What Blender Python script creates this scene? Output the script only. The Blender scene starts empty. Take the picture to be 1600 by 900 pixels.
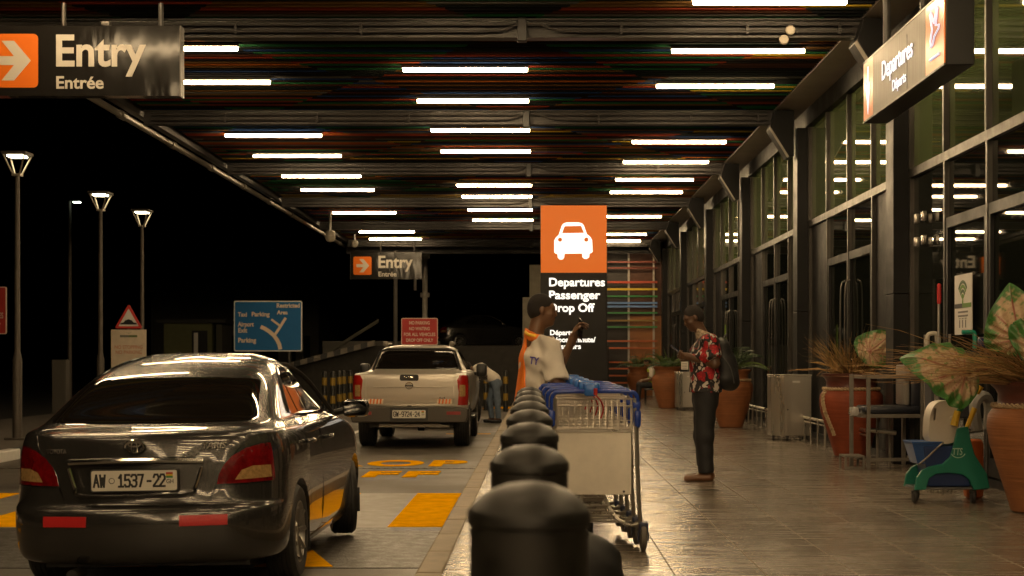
import bpy, bmesh, math, random
import numpy as np
from mathutils import Vector, Matrix, Euler
R = math.radians
sc = bpy.context.scene
col = sc.collection
random.seed(7)

# ------------------------------------------------------------------ camera, world, exposure
F, VX, VY, HC = 2400.0, 840.0, 562.0, 1.42          # focal (px of the 1600 px frame), vanishing point, eye height over the road
cam_d = bpy.data.cameras.new('camera'); cam = bpy.data.objects.new('camera', cam_d); col.objects.link(cam)
cam.location = (0, 0, HC); cam.rotation_euler = (R(90), 0, 0)
cam_d.sensor_width = 36; cam_d.lens = F/1600*36
cam_d.shift_x = -(VX-800)/1600; cam_d.shift_y = (VY-450)/1600
cam_d.clip_start = 0.05; cam_d.clip_end = 2000
cam_d.dof.use_dof = True; cam_d.dof.focus_distance = 13.5; cam_d.dof.aperture_fstop = 5.6
sc.camera = cam
world = bpy.data.worlds.new('World'); sc.world = world; world.use_nodes = True
wn = world.node_tree
sky = wn.nodes.new('ShaderNodeTexSky'); sky.sky_type = 'NISHITA'; sky.sun_disc = False
sky.sun_elevation = R(-4); sky.sun_rotation = R(200)
wn.links.new(sky.outputs[0], wn.nodes['Background'].inputs[0])
wn.nodes['Background'].inputs[1].default_value = 0.004
sc.view_settings.view_transform = 'Standard'; sc.view_settings.look = 'None'
sc.view_settings.exposure = 0.0; sc.view_settings.gamma = 1; sc.view_settings.use_curve_mapping = False
cy = sc.cycles
cy.use_denoising = True; cy.max_bounces = 7; cy.diffuse_bounces = 3; cy.glossy_bounces = 4; cy.transmission_bounces = 4
cy.sample_clamp_indirect = 6.0; cy.use_light_tree = True; cy.blur_glossy = 0.3; cy.caustics_reflective = True
TUBE_STRENGTH = 77.0
TUBE_COL = (1.0, 0.71, 0.385)

def at(px, py, Y):                      # a point of the photograph (1600x900) at depth Y
    return Vector(((px-VX)*Y/F, Y, HC+(VY-py)*Y/F))

# ------------------------------------------------------------------ materials
MATS = {}
def M(name, c, rough=0.5, metal=0.0, var=0.0, vscale=6.0, bump=0.0, bscale=60.0, coat=0.0, spec=0.5, emit=None, estr=0.0, stretch=None, rvar=0.0, trans=0.0):
    if name in MATS: return MATS[name]
    m = bpy.data.materials.new(name); m.use_nodes = True; MATS[name] = m
    nt = m.node_tree; b = nt.nodes['Principled BSDF']; L = nt.links.new
    c4 = (*c, 1)
    b.inputs['Base Color'].default_value = c4
    b.inputs['Roughness'].default_value = rough; b.inputs['Metallic'].default_value = metal
    b.inputs['Coat Weight'].default_value = coat; b.inputs['Coat Roughness'].default_value = 0.03
    b.inputs['Specular IOR Level'].default_value = spec
    b.inputs['Transmission Weight'].default_value = trans
    if emit: b.inputs['Emission Color'].default_value = (*emit, 1); b.inputs['Emission Strength'].default_value = estr
    if var or bump or rvar:
        tc = nt.nodes.new('ShaderNodeTexCoord'); src = tc.outputs['Object']
        if stretch:
            mp = nt.nodes.new('ShaderNodeMapping'); mp.inputs['Scale'].default_value = stretch
            L(src, mp.inputs[0]); src = mp.outputs[0]
    if var or rvar:
        n = nt.nodes.new('ShaderNodeTexNoise'); n.inputs['Scale'].default_value = vscale; n.inputs['Detail'].default_value = 6; n.inputs['Roughness'].default_value = .65
        L(src, n.inputs['Vector'])
        if var:
            r = nt.nodes.new('ShaderNodeValToRGB'); r.color_ramp.elements[0].position = .3; r.color_ramp.elements[1].position = .7
            r.color_ramp.elements[0].color = (*[max(0, x*(1-var)) for x in c], 1); r.color_ramp.elements[1].color = (*[min(1, x*(1+var)) for x in c], 1)
            L(n.outputs[0], r.inputs[0]); L(r.outputs[0], b.inputs['Base Color'])
        if rvar:
            mr = nt.nodes.new('ShaderNodeMapRange'); mr.inputs[1].default_value = .3; mr.inputs[2].default_value = .7
            mr.inputs[3].default_value = max(.01, rough-rvar); mr.inputs[4].default_value = min(1, rough+rvar)
            L(n.outputs[0], mr.inputs[0]); L(mr.outputs[0], b.inputs['Roughness'])
    if bump:
        n2 = nt.nodes.new('ShaderNodeTexNoise'); n2.inputs['Scale'].default_value = bscale; n2.inputs['Detail'].default_value = 4
        L(src, n2.inputs['Vector'])
        bp = nt.nodes.new('ShaderNodeBump'); bp.inputs['Strength'].default_value = bump; bp.inputs['Distance'].default_value = .01
        L(n2.outputs[0], bp.inputs['Height']); L(bp.outputs[0], b.inputs['Normal'])
    return m

# ------------------------------------------------------------------ mesh building
class MB:
    def __init__(s): s.bm = bmesh.new()
    def box(s, c, d, rot=None, bev=0):
        g = bmesh.ops.create_cube(s.bm, size=1); vs = g['verts']
        bmesh.ops.scale(s.bm, vec=d, verts=vs)
        if bev:
            es = list({e for v in vs for e in v.link_edges})
            r = bmesh.ops.bevel(s.bm, geom=es, offset=bev, segments=2, affect='EDGES', profile=.5)
            vs = list({v for f in r['faces'] for v in f.verts} | {v for v in vs if v.is_valid})
        if rot is not None:
            mt = rot if isinstance(rot, Matrix) else Euler(rot).to_matrix()
            bmesh.ops.rotate(s.bm, cent=(0, 0, 0), matrix=mt, verts=vs)
        bmesh.ops.translate(s.bm, vec=c, verts=vs); return s
    def bounds(s, a, b, bev=0):
        a, b = Vector(a), Vector(b)
        return s.box((a+b)/2, (b-a), bev=bev)
    def rings(s, rings, closed=True, cap0=True, cap1=True, loop=False):
        V = [[s.bm.verts.new(p) for p in r] for r in rings]
        n = len(rings[0]); m = len(V)
        for i in range(m if loop else m-1):
            A, B = V[i], V[(i+1) % m]
            for j in range(n if closed else n-1):
                k = (j+1) % n
                try: s.bm.faces.new((A[j], A[k], B[k], B[j]))
                except ValueError: pass
        if not loop and closed:
            if cap0: s.bm.faces.new(V[0][::-1])
            if cap1: s.bm.faces.new(V[-1])
        return V
    def tube(s, pts, r, seg=8, loop=False, flat=None, up=None):
        pts = [Vector(p) for p in pts]; n = len(pts)
        rr = r if isinstance(r, (list, tuple)) else [r]*n
        T = []
        for i in range(n):
            a = pts[(i-1) % n] if (loop or i > 0) else pts[i]; b = pts[(i+1) % n] if (loop or i < n-1) else pts[i]
            T.append((b-a).normalized())
        u = T[0].orthogonal().normalized() if up is None else (Vector(up)-T[0]*T[0].dot(Vector(up))).normalized()
        out = []
        for i in range(n):
            u = (u - T[i]*u.dot(T[i])).normalized(); w = T[i].cross(u)
            f = flat if flat else 1.0
            out.append([pts[i]+rr[i]*(math.cos(2*math.pi*k/seg)*u+f*math.sin(2*math.pi*k/seg)*w) for k in range(seg)])
        s.rings(out, loop=loop); return s
    def cyl(s, a, b, r0, r1=None, seg=16):
        return s.tube([a, b], [r0, r0 if r1 is None else r1], seg)
    def lathe(s, prof, seg=32, c=(0, 0, 0), axis='Z', cap=True):
        rs = []
        for r, z in prof:
            ring = []
            for k in range(seg):
                t = 2*math.pi*k/seg; x, y = r*math.cos(t), r*math.sin(t)
                p = (x, y, z) if axis == 'Z' else ((z, x, y) if axis == 'X' else (y, z, x))
                ring.append(Vector(c)+Vector(p))
            rs.append(ring)
        s.rings(rs, cap0=cap, cap1=cap); return s
    def prism(s, poly, axis, a, b):
        def P(u, v, w):
            return {'X': (w, u, v), 'Y': (u, w, v), 'Z': (u, v, w)}[axis]
        s.rings([[P(u, v, a) for u, v in poly], [P(u, v, b) for u, v in poly]]); return s
    def quad(s, *p):
        s.bm.faces.new([s.bm.verts.new(q) for q in p]); return s
    def mesh(s, name='mesh'):
        bmesh.ops.recalc_face_normals(s.bm, faces=s.bm.faces)
        me = bpy.data.meshes.new(name); s.bm.to_mesh(me); s.bm.free(); return me
    def build(s, name, mat, parent=None, smooth=35, bev=0, loc=None, recalc=True):
        if recalc: bmesh.ops.recalc_face_normals(s.bm, faces=s.bm.faces)
        me = bpy.data.meshes.new(name); s.bm.to_mesh(me); s.bm.free()
        return obj(name, me, mat, parent, smooth, bev, loc)

def obj(name, me, mat, parent=None, smooth=35, bev=0, loc=None):
    o = bpy.data.objects.new(name, me); col.objects.link(o)
    for m in (mat if isinstance(mat, (list, tuple)) else [mat]):
        if m is not None and m.name not in [x.name for x in me.materials if x]: me.materials.append(m)
    if parent is not None: o.parent = parent
    if loc is not None: o.location = loc
    if smooth:
        me.polygons.foreach_set('use_smooth', [True]*len(me.polygons))
        if smooth < 180: me.set_sharp_from_angle(angle=R(smooth))
    if bev:
        b = o.modifiers.new('bevel', 'BEVEL'); b.width = bev; b.segments = 2; b.limit_method = 'ANGLE'; b.angle_limit = R(40)
        b.harden_normals = False
    return o

def tag(o, label=None, cat=None, group=None, kind=None):
    if label: o['label'] = label
    if cat: o['category'] = cat
    if group: o['group'] = group
    if kind: o['kind'] = kind
    return o
def thing(name, label, cat, loc=(0, 0, 0), rz=0, group=None):
    o = bpy.data.objects.new(name, None); col.objects.link(o); o.empty_display_size = .1
    o.location = loc; o.rotation_euler = (0, 0, rz)
    return tag(o, label, cat, group)
def structure(name, mb, mat, parent=None, **k):
    o = mb.build(name, mat, parent, **k)
    if parent is None: o['kind'] = 'structure'
    return o
def dup(root, loc, rz=None, label=None, group=None, skip=()):
    def cp(o, par):
        c = o.copy(); col.objects.link(c)
        if par is not None: c.parent = par
        for ch in list(kids.get(o.name, [])):
            if ch.name.split('.')[0] not in skip: cp(ch, c)
        return c
    kids = {}
    for o in list(col.objects):
        if o.parent: kids.setdefault(o.parent.name, []).append(o)
    r = cp(root, None); r.location = loc
    if rz is not None: r.rotation_euler = (0, 0, rz)
    if label: r['label'] = label
    if group: r['group'] = group
    return r

def bake(o, remove=True):
    dg = bpy.context.evaluated_depsgraph_get(); dg.update()
    me = bpy.data.meshes.new_from_object(o.evaluated_get(dg), depsgraph=dg)
    if remove: bpy.data.objects.remove(o)
    return me
def text_mesh(body, size, bold=0.0, ext=0.002, align='LEFT', shear=0.0, space=1.0, line=1.0):
    cu = bpy.data.curves.new('lettering', 'FONT'); cu.body = body; cu.size = size; cu.offset = bold*size; cu.extrude = ext
    cu.align_x = align; cu.shear = shear; cu.space_character = space; cu.space_line = line; cu.resolution_u = 4
    o = bpy.data.objects.new('lettering', cu); col.objects.link(o)
    me = bake(o); me.name = 'lettering'; return me
FRONT = Euler((R(90), 0, 0))                 # reads from -Y
SIDE = (Matrix.Rotation(R(-90), 3, 'Z') @ Matrix.Rotation(R(90), 3, 'X')).to_euler()   # reads from -X
def text(body, size, mat, parent, loc, rot=FRONT, name='lettering', fitw=None, **k):
    me = text_mesh(body, size, **k)
    sx = 1
    if fitw:
        xs = [v.co.x for v in me.vertices]; sx = fitw/(max(xs)-min(xs))
        for v in me.vertices: v.co.x *= sx
    o = obj(name, me, mat, parent, smooth=0); o.location = loc; o.rotation_euler = rot
    return o
def boolean(ma, mb_, op):
    a = bpy.data.objects.new('a', ma); b = bpy.data.objects.new('b', mb_); col.objects.link(a); col.objects.link(b)
    m = a.modifiers.new('b', 'BOOLEAN'); m.operation = op; m.object = b; m.solver = 'EXACT'
    me = bake(a, False); bpy.data.objects.remove(a); bpy.data.objects.remove(b); return me
def inflate(me, d):
    m2 = me.copy(); n = len(me.vertices)
    co = np.empty(n*3); no = np.empty(n*3)
    me.vertices.foreach_get('co', co); me.vertices.foreach_get('normal', no)
    m2.vertices.foreach_set('co', co+no*d); m2.update(); return m2
def prism_mesh(poly, axis, a, b): return MB().prism(poly, axis, a, b).mesh()
def grow(poly, d):
    n = len(poly); A = sum(poly[i][0]*poly[(i+1) % n][1]-poly[(i+1) % n][0]*poly[i][1] for i in range(n))
    sg = 1 if A > 0 else -1; out = []
    for i in range(n):
        p0, p1, p2 = Vector(poly[i-1]), Vector(poly[i]), Vector(poly[(i+1) % n])
        e1 = (p1-p0).normalized(); e2 = (p2-p1).normalized()
        n1 = Vector((e1.y, -e1.x))*sg; n2 = Vector((e2.y, -e2.x))*sg
        k = (n1+n2); k = k/max(.3, k.dot(k)/2) if k.length > 1e-6 else n1
        out.append(tuple(p1+k*d))
    return out
def smoothpoly(pts, n=4):               # closed Catmull-Rom
    out = []; m = len(pts)
    for i in range(m):
        p0, p1, p2, p3 = (Vector(pts[(i+j-1) % m]) for j in range(4))
        for k in range(n):
            t = k/n
            out.append(tuple(.5*((2*p1)+(-p0+p2)*t+(2*p0-5*p1+4*p2-p3)*t*t+(-p0+3*p1-3*p2+p3)*t**3)))
    return out
def curve(pts, n=6):                    # open Catmull-Rom through 3-D points
    P = [Vector(p) for p in pts]; P = [2*P[0]-P[1]]+P+[2*P[-1]-P[-2]]; out = []
    for i in range(1, len(P)-2):
        p0, p1, p2, p3 = P[i-1:i+3]
        for k in range(n):
            t = k/n; out.append(.5*((2*p1)+(-p0+p2)*t+(2*p0-5*p1+4*p2-p3)*t*t+(-p0+3*p1-3*p2+p3)*t**3))
    out.append(P[-2]); return out
def rrect(w, h, r, n=5, c=(0, 0)):
    out = []
    for cx, cz, a0 in ((w/2-r, h/2-r, 0), (-w/2+r, h/2-r, 90), (-w/2+r, -h/2+r, 180), (w/2-r, -h/2+r, 270)):
        for k in range(n+1):
            a = R(a0+90*k/n); out.append((c[0]+cx+r*math.cos(a), c[1]+cz+r*math.sin(a)))
    return out

# ------------------------------------------------------------------ implicit surfaces (people)
class SDF:
    def __init__(s, lo, hi, h):
        s.lo = np.array(lo, float); s.h = h
        s.n = np.ceil((np.array(hi)-s.lo)/h).astype(int)+1
        s.ax = [s.lo[i]+h*np.arange(s.n[i]) for i in range(3)]
        s.f = np.full(s.n, 0.5)
    def _blk(s, lo, hi, mar):
        i0 = np.clip(np.floor((np.minimum(lo, hi)-mar-s.lo)/s.h).astype(int), 0, s.n-1)
        i1 = np.clip(np.ceil((np.maximum(lo, hi)+mar-s.lo)/s.h).astype(int)+1, 1, s.n)
        sl = tuple(slice(a, b) for a, b in zip(i0, i1))
        X, Y, Z = np.meshgrid(*[s.ax[i][sl[i]] for i in range(3)], indexing='ij')
        return sl, X, Y, Z
    def _mix(s, sl, d, k, sub=False):
        f = s.f[sl]
        if sub:
            s.f[sl] = np.maximum(f, -d); return
        if k <= 0: s.f[sl] = np.minimum(f, d); return
        hh = np.maximum(k-np.abs(f-d), 0)/k
        s.f[sl] = np.minimum(f, d)-hh*hh*k*.25
    def cap(s, a, b, ra, rb, k=.03, flat=1.0, side=None, cut0=False, cut1=False, sub=False):
        a = np.array(a, float); b = np.array(b, float); ab = b-a; l2 = ab.dot(ab)+1e-12
        sl, X, Y, Z = s._blk(np.minimum(a, b), np.maximum(a, b), max(ra, rb)*max(1, 1/flat)+k+.03)
        t = np.clip(((X-a[0])*ab[0]+(Y-a[1])*ab[1]+(Z-a[2])*ab[2])/l2, 0, 1)
        dx, dy, dz = X-a[0]-t*ab[0], Y-a[1]-t*ab[1], Z-a[2]-t*ab[2]
        if side is not None:             # elliptical section: wider by 1/flat along `side`
            sd = np.array(side, float); sd /= np.linalg.norm(sd)
            q = dx*sd[0]+dy*sd[1]+dz*sd[2]; q2 = q*(flat-1)
            dx, dy, dz = dx+q2*sd[0], dy+q2*sd[1], dz+q2*sd[2]
        d = np.sqrt(dx*dx+dy*dy+dz*dz)-(ra+(rb-ra)*t)
        L = math.sqrt(l2)
        if cut1: d = np.maximum(d, ((X-b[0])*ab[0]+(Y-b[1])*ab[1]+(Z-b[2])*ab[2])/L)
        if cut0: d = np.maximum(d, -((X-a[0])*ab[0]+(Y-a[1])*ab[1]+(Z-a[2])*ab[2])/L)
        s._mix(sl, d, k, sub); return s
    def ell(s, c, r, rot=None, k=.02, sub=False):
        c = np.array(c, float); r = np.array(r, float); m = r.max()
        sl, X, Y, Z = s._blk(c, c, m+k+.02)
        P = np.stack([X-c[0], Y-c[1], Z-c[2]], -1)
        if rot is not None: P = P @ np.array(rot)        # rows: world -> local when rot's columns are the local axes
        q = P/r; k0 = np.linalg.norm(q, axis=-1); k1 = np.linalg.norm(q/r, axis=-1)+1e-9
        s._mix(sl, k0*(k0-1)/k1, k, sub); return s
    def plane(s, p, n):                                   # keep the side the normal points away from
        X, Y, Z = np.meshgrid(*s.ax, indexing='ij'); n = np.array(n, float); n /= np.linalg.norm(n)
        s.f = np.maximum(s.f, (X-p[0])*n[0]+(Y-p[1])*n[1]+(Z-p[2])*n[2]); return s
    def ripple(s, amp, fx, fy, fz, seed=0):
        X, Y, Z = np.meshgrid(*s.ax, indexing='ij')
        s.f = s.f+amp*np.sin(fx*X+fy*Y+fz*Z+seed+1.6*np.sin(.43*fz*X-.31*fx*Z+seed*2)+1.1*np.sin(.37*fz*Y)); return s
    def mesh(s, name='body', ):
        f = s.f; n = f.shape; ins = f < 0
        c = ins[:-1, :-1, :-1].astype(np.int8)
        cnt = np.zeros([k-1 for k in n], int); acc = np.zeros([k-1 for k in n]+[3]); num = np.zeros([k-1 for k in n])
        offs = [(i, j, k) for i in (0, 1) for j in (0, 1) for k in (0, 1)]
        for a in offs: cnt += ins[a[0]:n[0]-1+a[0], a[1]:n[1]-1+a[1], a[2]:n[2]-1+a[2]]
        cells = np.argwhere((cnt > 0) & (cnt < 8))
        idx = -np.ones([k-1 for k in n], int); idx[tuple(cells.T)] = np.arange(len(cells))
        pos = np.zeros((len(cells), 3)); w = np.zeros(len(cells))
        for a in offs:
            for ax in range(3):
                if a[ax]: continue
                b = list(a); b[ax] = 1
                fa = f[tuple((cells+a).T)]; fb = f[tuple((cells+b).T)]
                x = (fa < 0) != (fb < 0)
                t = np.where(x, fa/np.where(x, fa-fb, 1), 0)
                p = np.repeat(np.array([a], float), len(cells), 0); p[:, ax] = t
                pos[x] += p[x]; w[x] += 1
        V = s.lo+(cells+pos/np.maximum(w, 1)[:, None])*s.h
        faces = []
        for ax in range(3):
            u, v = [(1, 2), (2, 0), (0, 1)][ax]
            A = ins[tuple(slice(0, n[i]-1) if i == ax else slice(1, n[i]-1) for i in range(3))]
            B = ins[tuple(slice(1, n[i]) if i == ax else slice(1, n[i]-1) for i in range(3))]
            e = np.argwhere(A != B)
            if not len(e): continue
            flip = A[tuple(e.T)]
            e = e.copy(); e[:, u] += 1; e[:, v] += 1
            q = []
            for du, dv in ((-1, -1), (0, -1), (0, 0), (-1, 0)):
                g = e.copy(); g[:, u] += du; g[:, v] += dv; q.append(idx[tuple(g.T)])
            q = np.stack(q, 1); q[~flip] = q[~flip][:, ::-1]; faces.append(q)
        me = bpy.data.meshes.new(name)
        if faces:
            Fc = np.concatenate(faces); Fc = Fc[(Fc >= 0).all(1)]
            me.from_pydata(V.tolist(), [], Fc.tolist())
        me.update(); return me
# ------------------------------------------------------------------ shared materials
def node_mat(name):
    m = bpy.data.materials.new(name); m.use_nodes = True; MATS[name] = m
    return m, m.node_tree, m.node_tree.nodes['Principled BSDF'], m.node_tree.links.new
steel = M('dark_steel', (.045, .042, .040), .42, .2, var=.3, vscale=3, bump=.08, bscale=30)
clad = M('dark_cladding', (.008, .0078, .0075), .45, 0, var=.2, vscale=2, rvar=.12, spec=.22)
alu = M('aluminium_profile', (.062, .057, .050), .4, .7, rvar=.1, vscale=8)
black = M('black_plastic', (.012, .012, .012), .4)
white_p = M('white_paint', (.72, .70, .66), .45, var=.08)
chrome = M('chrome', (.62, .60, .57), .12, 1.0)
stainless = M('stainless_steel', (.58, .54, .48), .30, .95, rvar=.08, vscale=5, stretch=(1, 1, .06))
glass_dark = M('dark_glass', (.010, .012, .009), .02, 0, spec=.55)
glass_green = M('green_glass', (.085, .115, .046), .025, 0, spec=.6, var=.12, vscale=.6)
yellow_paint = M('road_yellow', (.82, .38, .002), .9, var=.18, vscale=5, spec=.0)
orange_sign = M('sign_orange', (.62, .135, .006), .45, spec=.25)
white_sign = M('sign_white', (.74, .71, .66), .45)
red_sign = M('sign_red', (.36, .018, .014), .6, var=.08)
rubber = M('rubber', (.018, .017, .016), .62, var=.3, vscale=20)

# wet worn asphalt
m, nt, b, L = node_mat('asphalt')
tc = nt.nodes.new('ShaderNodeTexCoord')
n1 = nt.nodes.new('ShaderNodeTexNoise'); n1.inputs['Scale'].default_value = .55; n1.inputs['Detail'].default_value = 8; n1.inputs['Roughness'].default_value = .6
n2 = nt.nodes.new('ShaderNodeTexNoise'); n2.inputs['Scale'].default_value = 90; n2.inputs['Detail'].default_value = 3
L(tc.outputs['Object'], n1.inputs[0]); L(tc.outputs['Object'], n2.inputs[0])
r = nt.nodes.new('ShaderNodeValToRGB'); r.color_ramp.elements[0].position = .32; r.color_ramp.elements[1].position = .7
r.color_ramp.elements[0].color = (.055, .047, .038, 1); r.color_ramp.elements[1].color = (.125, .105, .080, 1)
L(n1.outputs[0], r.inputs[0]); L(r.outputs[0], b.inputs['Base Color'])
mr = nt.nodes.new('ShaderNodeMapRange'); mr.inputs[1].default_value = .35; mr.inputs[2].default_value = .65; mr.inputs[3].default_value = .38; mr.inputs[4].default_value = .68
L(n1.outputs[0], mr.inputs[0]); L(mr.outputs[0], b.inputs['Roughness'])
bp = nt.nodes.new('ShaderNodeBump'); bp.inputs['Strength'].default_value = .35; bp.inputs['Distance'].default_value = .008
L(n2.outputs[0], bp.inputs['Height']); L(bp.outputs[0], b.inputs['Normal'])
asphalt = m
rough_asphalt = M('rough_asphalt', (.042, .036, .029), .42, var=.45, vscale=9, bump=.9, bscale=45, rvar=.15)
slab_grey = M('grey_slab', (.17, .155, .13), .45, var=.2, vscale=4, rvar=.12)
ground_m = M('dark_ground', (.045, .042, .036), .8, var=.3, vscale=.8)
concrete = M('concrete', (.13, .11, .09), .7, var=.25, vscale=4, bump=.2, bscale=40)
kerb_m = M('kerb_stone', (.24, .185, .115), .6, var=.25, vscale=3, bump=.2, bscale=40)

# polished, grained floor tiles
m, nt, b, L = node_mat('floor_tile')
tc = nt.nodes.new('ShaderNodeTexCoord')
sxy = nt.nodes.new('ShaderNodeSeparateXYZ'); L(tc.outputs['Object'], sxy.inputs[0])
def mt(op, a, bb=None, c=None):
    n = nt.nodes.new('ShaderNodeMath'); n.operation = op
    for i_, v in enumerate((a, bb, c)):
        if v is None: continue
        if isinstance(v, (int, float)): n.inputs[i_].default_value = v
        else: L(v, n.inputs[i_])
    return n.outputs[0]
TW = .528
ux = mt('DIVIDE', mt('ADD', sxy.outputs[0], 50*TW-.79), TW); uy = mt('DIVIDE', mt('ADD', sxy.outputs[1], 60.1), TW*2)
def joint(u, w): return mt('GREATER_THAN', mt('ABSOLUTE', mt('SUBTRACT', mt('FRACT', u), .5)), .5-w)
grout = mt('MAXIMUM', joint(ux, .0050/TW), joint(uy, .0016/TW))
cvt = nt.nodes.new('ShaderNodeCombineXYZ'); L(mt('FLOOR', ux), cvt.inputs[0]); L(mt('FLOOR', uy), cvt.inputs[1])
wnt = nt.nodes.new('ShaderNodeTexWhiteNoise'); L(cvt.outputs[0], wnt.inputs['Vector'])
tr_ = nt.nodes.new('ShaderNodeValToRGB'); tr_.color_ramp.elements[0].color = (.135, .113, .088, 1); tr_.color_ramp.elements[1].color = (.215, .182, .145, 1); L(wnt.outputs[0], tr_.inputs[0])
mp = nt.nodes.new('ShaderNodeMapping'); mp.inputs['Scale'].default_value = (1.0, 15, 1)
ns = nt.nodes.new('ShaderNodeTexNoise'); ns.inputs['Scale'].default_value = 1.6; ns.inputs['Detail'].default_value = 7; ns.inputs['Roughness'].default_value = .7
L(tc.outputs['Object'], mp.inputs[0]); L(mp.outputs[0], ns.inputs[0])
rr = nt.nodes.new('ShaderNodeValToRGB'); rr.color_ramp.elements[0].position = .3; rr.color_ramp.elements[1].position = .72
rr.color_ramp.elements[0].color = (.72, .70, .67, 1); rr.color_ramp.elements[1].color = (1.18, 1.16, 1.13, 1)
mx = nt.nodes.new('ShaderNodeMix'); mx.data_type = 'RGBA'; mx.blend_type = 'MULTIPLY'; mx.inputs[0].default_value = 1
L(ns.outputs[0], rr.inputs[0]); L(tr_.outputs[0], mx.inputs[6]); L(rr.outputs[0], mx.inputs[7])
gx = nt.nodes.new('ShaderNodeMix'); gx.data_type = 'RGBA'; L(grout, gx.inputs[0]); L(mx.outputs[2], gx.inputs[6]); gx.inputs[7].default_value = (.26, .22, .165, 1); L(gx.outputs[2], b.inputs['Base Color'])
mr = nt.nodes.new('ShaderNodeMapRange'); mr.inputs[1].default_value = .3; mr.inputs[2].default_value = .7; mr.inputs[3].default_value = .15; mr.inputs[4].default_value = .34
L(ns.outputs[0], mr.inputs[0]); L(mt('MAXIMUM', mr.outputs[0], mt('MULTIPLY', grout, .8)), b.inputs['Roughness'])
big = nt.nodes.new('ShaderNodeTexNoise'); big.inputs['Scale'].default_value = 3.2; big.inputs['Detail'].default_value = 2; L(tc.outputs['Object'], big.inputs[0])
ad = nt.nodes.new('ShaderNodeMath'); ad.operation = 'MULTIPLY_ADD'; ad.inputs[1].default_value = .35; L(ns.outputs[0], ad.inputs[0]); L(big.outputs[0], ad.inputs[2])
bp = nt.nodes.new('ShaderNodeBump'); bp.inputs['Strength'].default_value = .028; bp.inputs['Distance'].default_value = .01
L(ad.outputs[0], bp.inputs['Height']); L(bp.outputs[0], b.inputs['Normal'])
tile_m = m

# coloured slats of the ceiling: colour chosen per slat, changing inside big diamonds
SL = .16
m, nt, b, L = node_mat('coloured_slats')
tc = nt.nodes.new('ShaderNodeTexCoord'); sx = nt.nodes.new('ShaderNodeSeparateXYZ'); L(tc.outputs['Object'], sx.inputs[0])
def mth(op, a, bb=None, c=None):
    n = nt.nodes.new('ShaderNodeMath'); n.operation = op
    for i, v in enumerate((a, bb, c)):
        if v is None: continue
        if isinstance(v, (int, float)): n.inputs[i].default_value = v
        else: L(v, n.inputs[i])
    return n.outputs[0]
row = mth('FLOOR', mth('ADD', mth('DIVIDE', sx.outputs[1], SL), .5))
dx = mth('PINGPONG', mth('ADD', sx.outputs[0], 61.3), 2.1)
dy = mth('MULTIPLY', mth('PINGPONG', mth('ADD', sx.outputs[1], 41.6), 3.37), .62)
dia = mth('GREATER_THAN', mth('ADD', dx, dy), 2.15)
side = mth('FLOOR', mth('DIVIDE', mth('ADD', sx.outputs[0], 61.3), 4.2))
cell = mth('MULTIPLY', dia, mth('ADD', side, 3.0))
cv = nt.nodes.new('ShaderNodeCombineXYZ'); L(row, cv.inputs[0]); L(cell, cv.inputs[1])
wnz = nt.nodes.new('ShaderNodeTexWhiteNoise'); wnz.noise_dimensions = '2D'; L(cv.outputs[0], wnz.inputs['Vector'])
r = nt.nodes.new('ShaderNodeValToRGB'); cr = r.color_ramp; cr.interpolation = 'CONSTANT'
cols = [(0, (.014, .017, .016)), (.20, (.045, .02, .012)), (.33, (.022, .022, .024)), (.45, (.28, .050, .025)), (.54, (.025, .055, .15)), (.63, (.025, .022, .02)), (.72, (.03, .14, .055)), (.81, (.17, .09, .03)), (.88, (.45, .31, .03)), (.92, (.42, .12, .02)), (.96, (.12, .115, .10))]
cr.elements[0].color = (*cols[0][1], 1); cr.elements[1].position = cols[1][0]; cr.elements[1].color = (*cols[1][1], 1)
for p, c in cols[2:]:
    e = cr.elements.new(p); e.color = (*[q*.55 for q in c], 1)
L(wnz.outputs[0], r.inputs[0]); L(r.outputs[0], b.inputs['Base Color'])
b.inputs['Roughness'].default_value = .6; b.inputs['Specular IOR Level'].default_value = 0.0
slat_m = m

# ------------------------------------------------------------------ ground, road, walkway
SW = .18                                   # walkway height over the road
KX = -.72                                  # kerb line
structure('ground', MB().bounds((-400, -60, -.30), (400, 900, -.02)), ground_m, smooth=0)
road = structure('road', MB().bounds((-7.4, -30, -.018), (KX, 75, 0)), asphalt, smooth=0)
walk = structure('walkway', MB().bounds((KX+.17, -30, -.01), (4.62, 53.2, SW)), tile_m, smooth=0)
mb = MB(); y = -30.0; 
while y < 53:
    mb.bounds((KX, y+.004, -.01), (KX+.168, y+.996, SW-.006+random.uniform(-.003, .003))); y += 1.0
structure('kerb', mb, kerb_m, bev=.018, smooth=30)
ped = structure('plaza', MB().bounds((KX, 53.2, -.015), (12, 75, .004)), asphalt, smooth=0)
med = structure('median', MB().bounds((-11.5, -30, -.01), (-7.58, 47, .14)), concrete, smooth=0)
mbw, mbb = MB(), MB(); y = 10.0; i = 0
while y < 47:
    (mbw if i % 2 else mbb).bounds((-7.58, y+.004, -.01), (-7.4, y+.996, .15)); y += 1; i += 1
structure('median_kerb_white', mbw, white_p, bev=.02); structure('median_kerb_black', mbb, M('kerb_black', (.03, .03, .03), .6), bev=.02)

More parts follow.
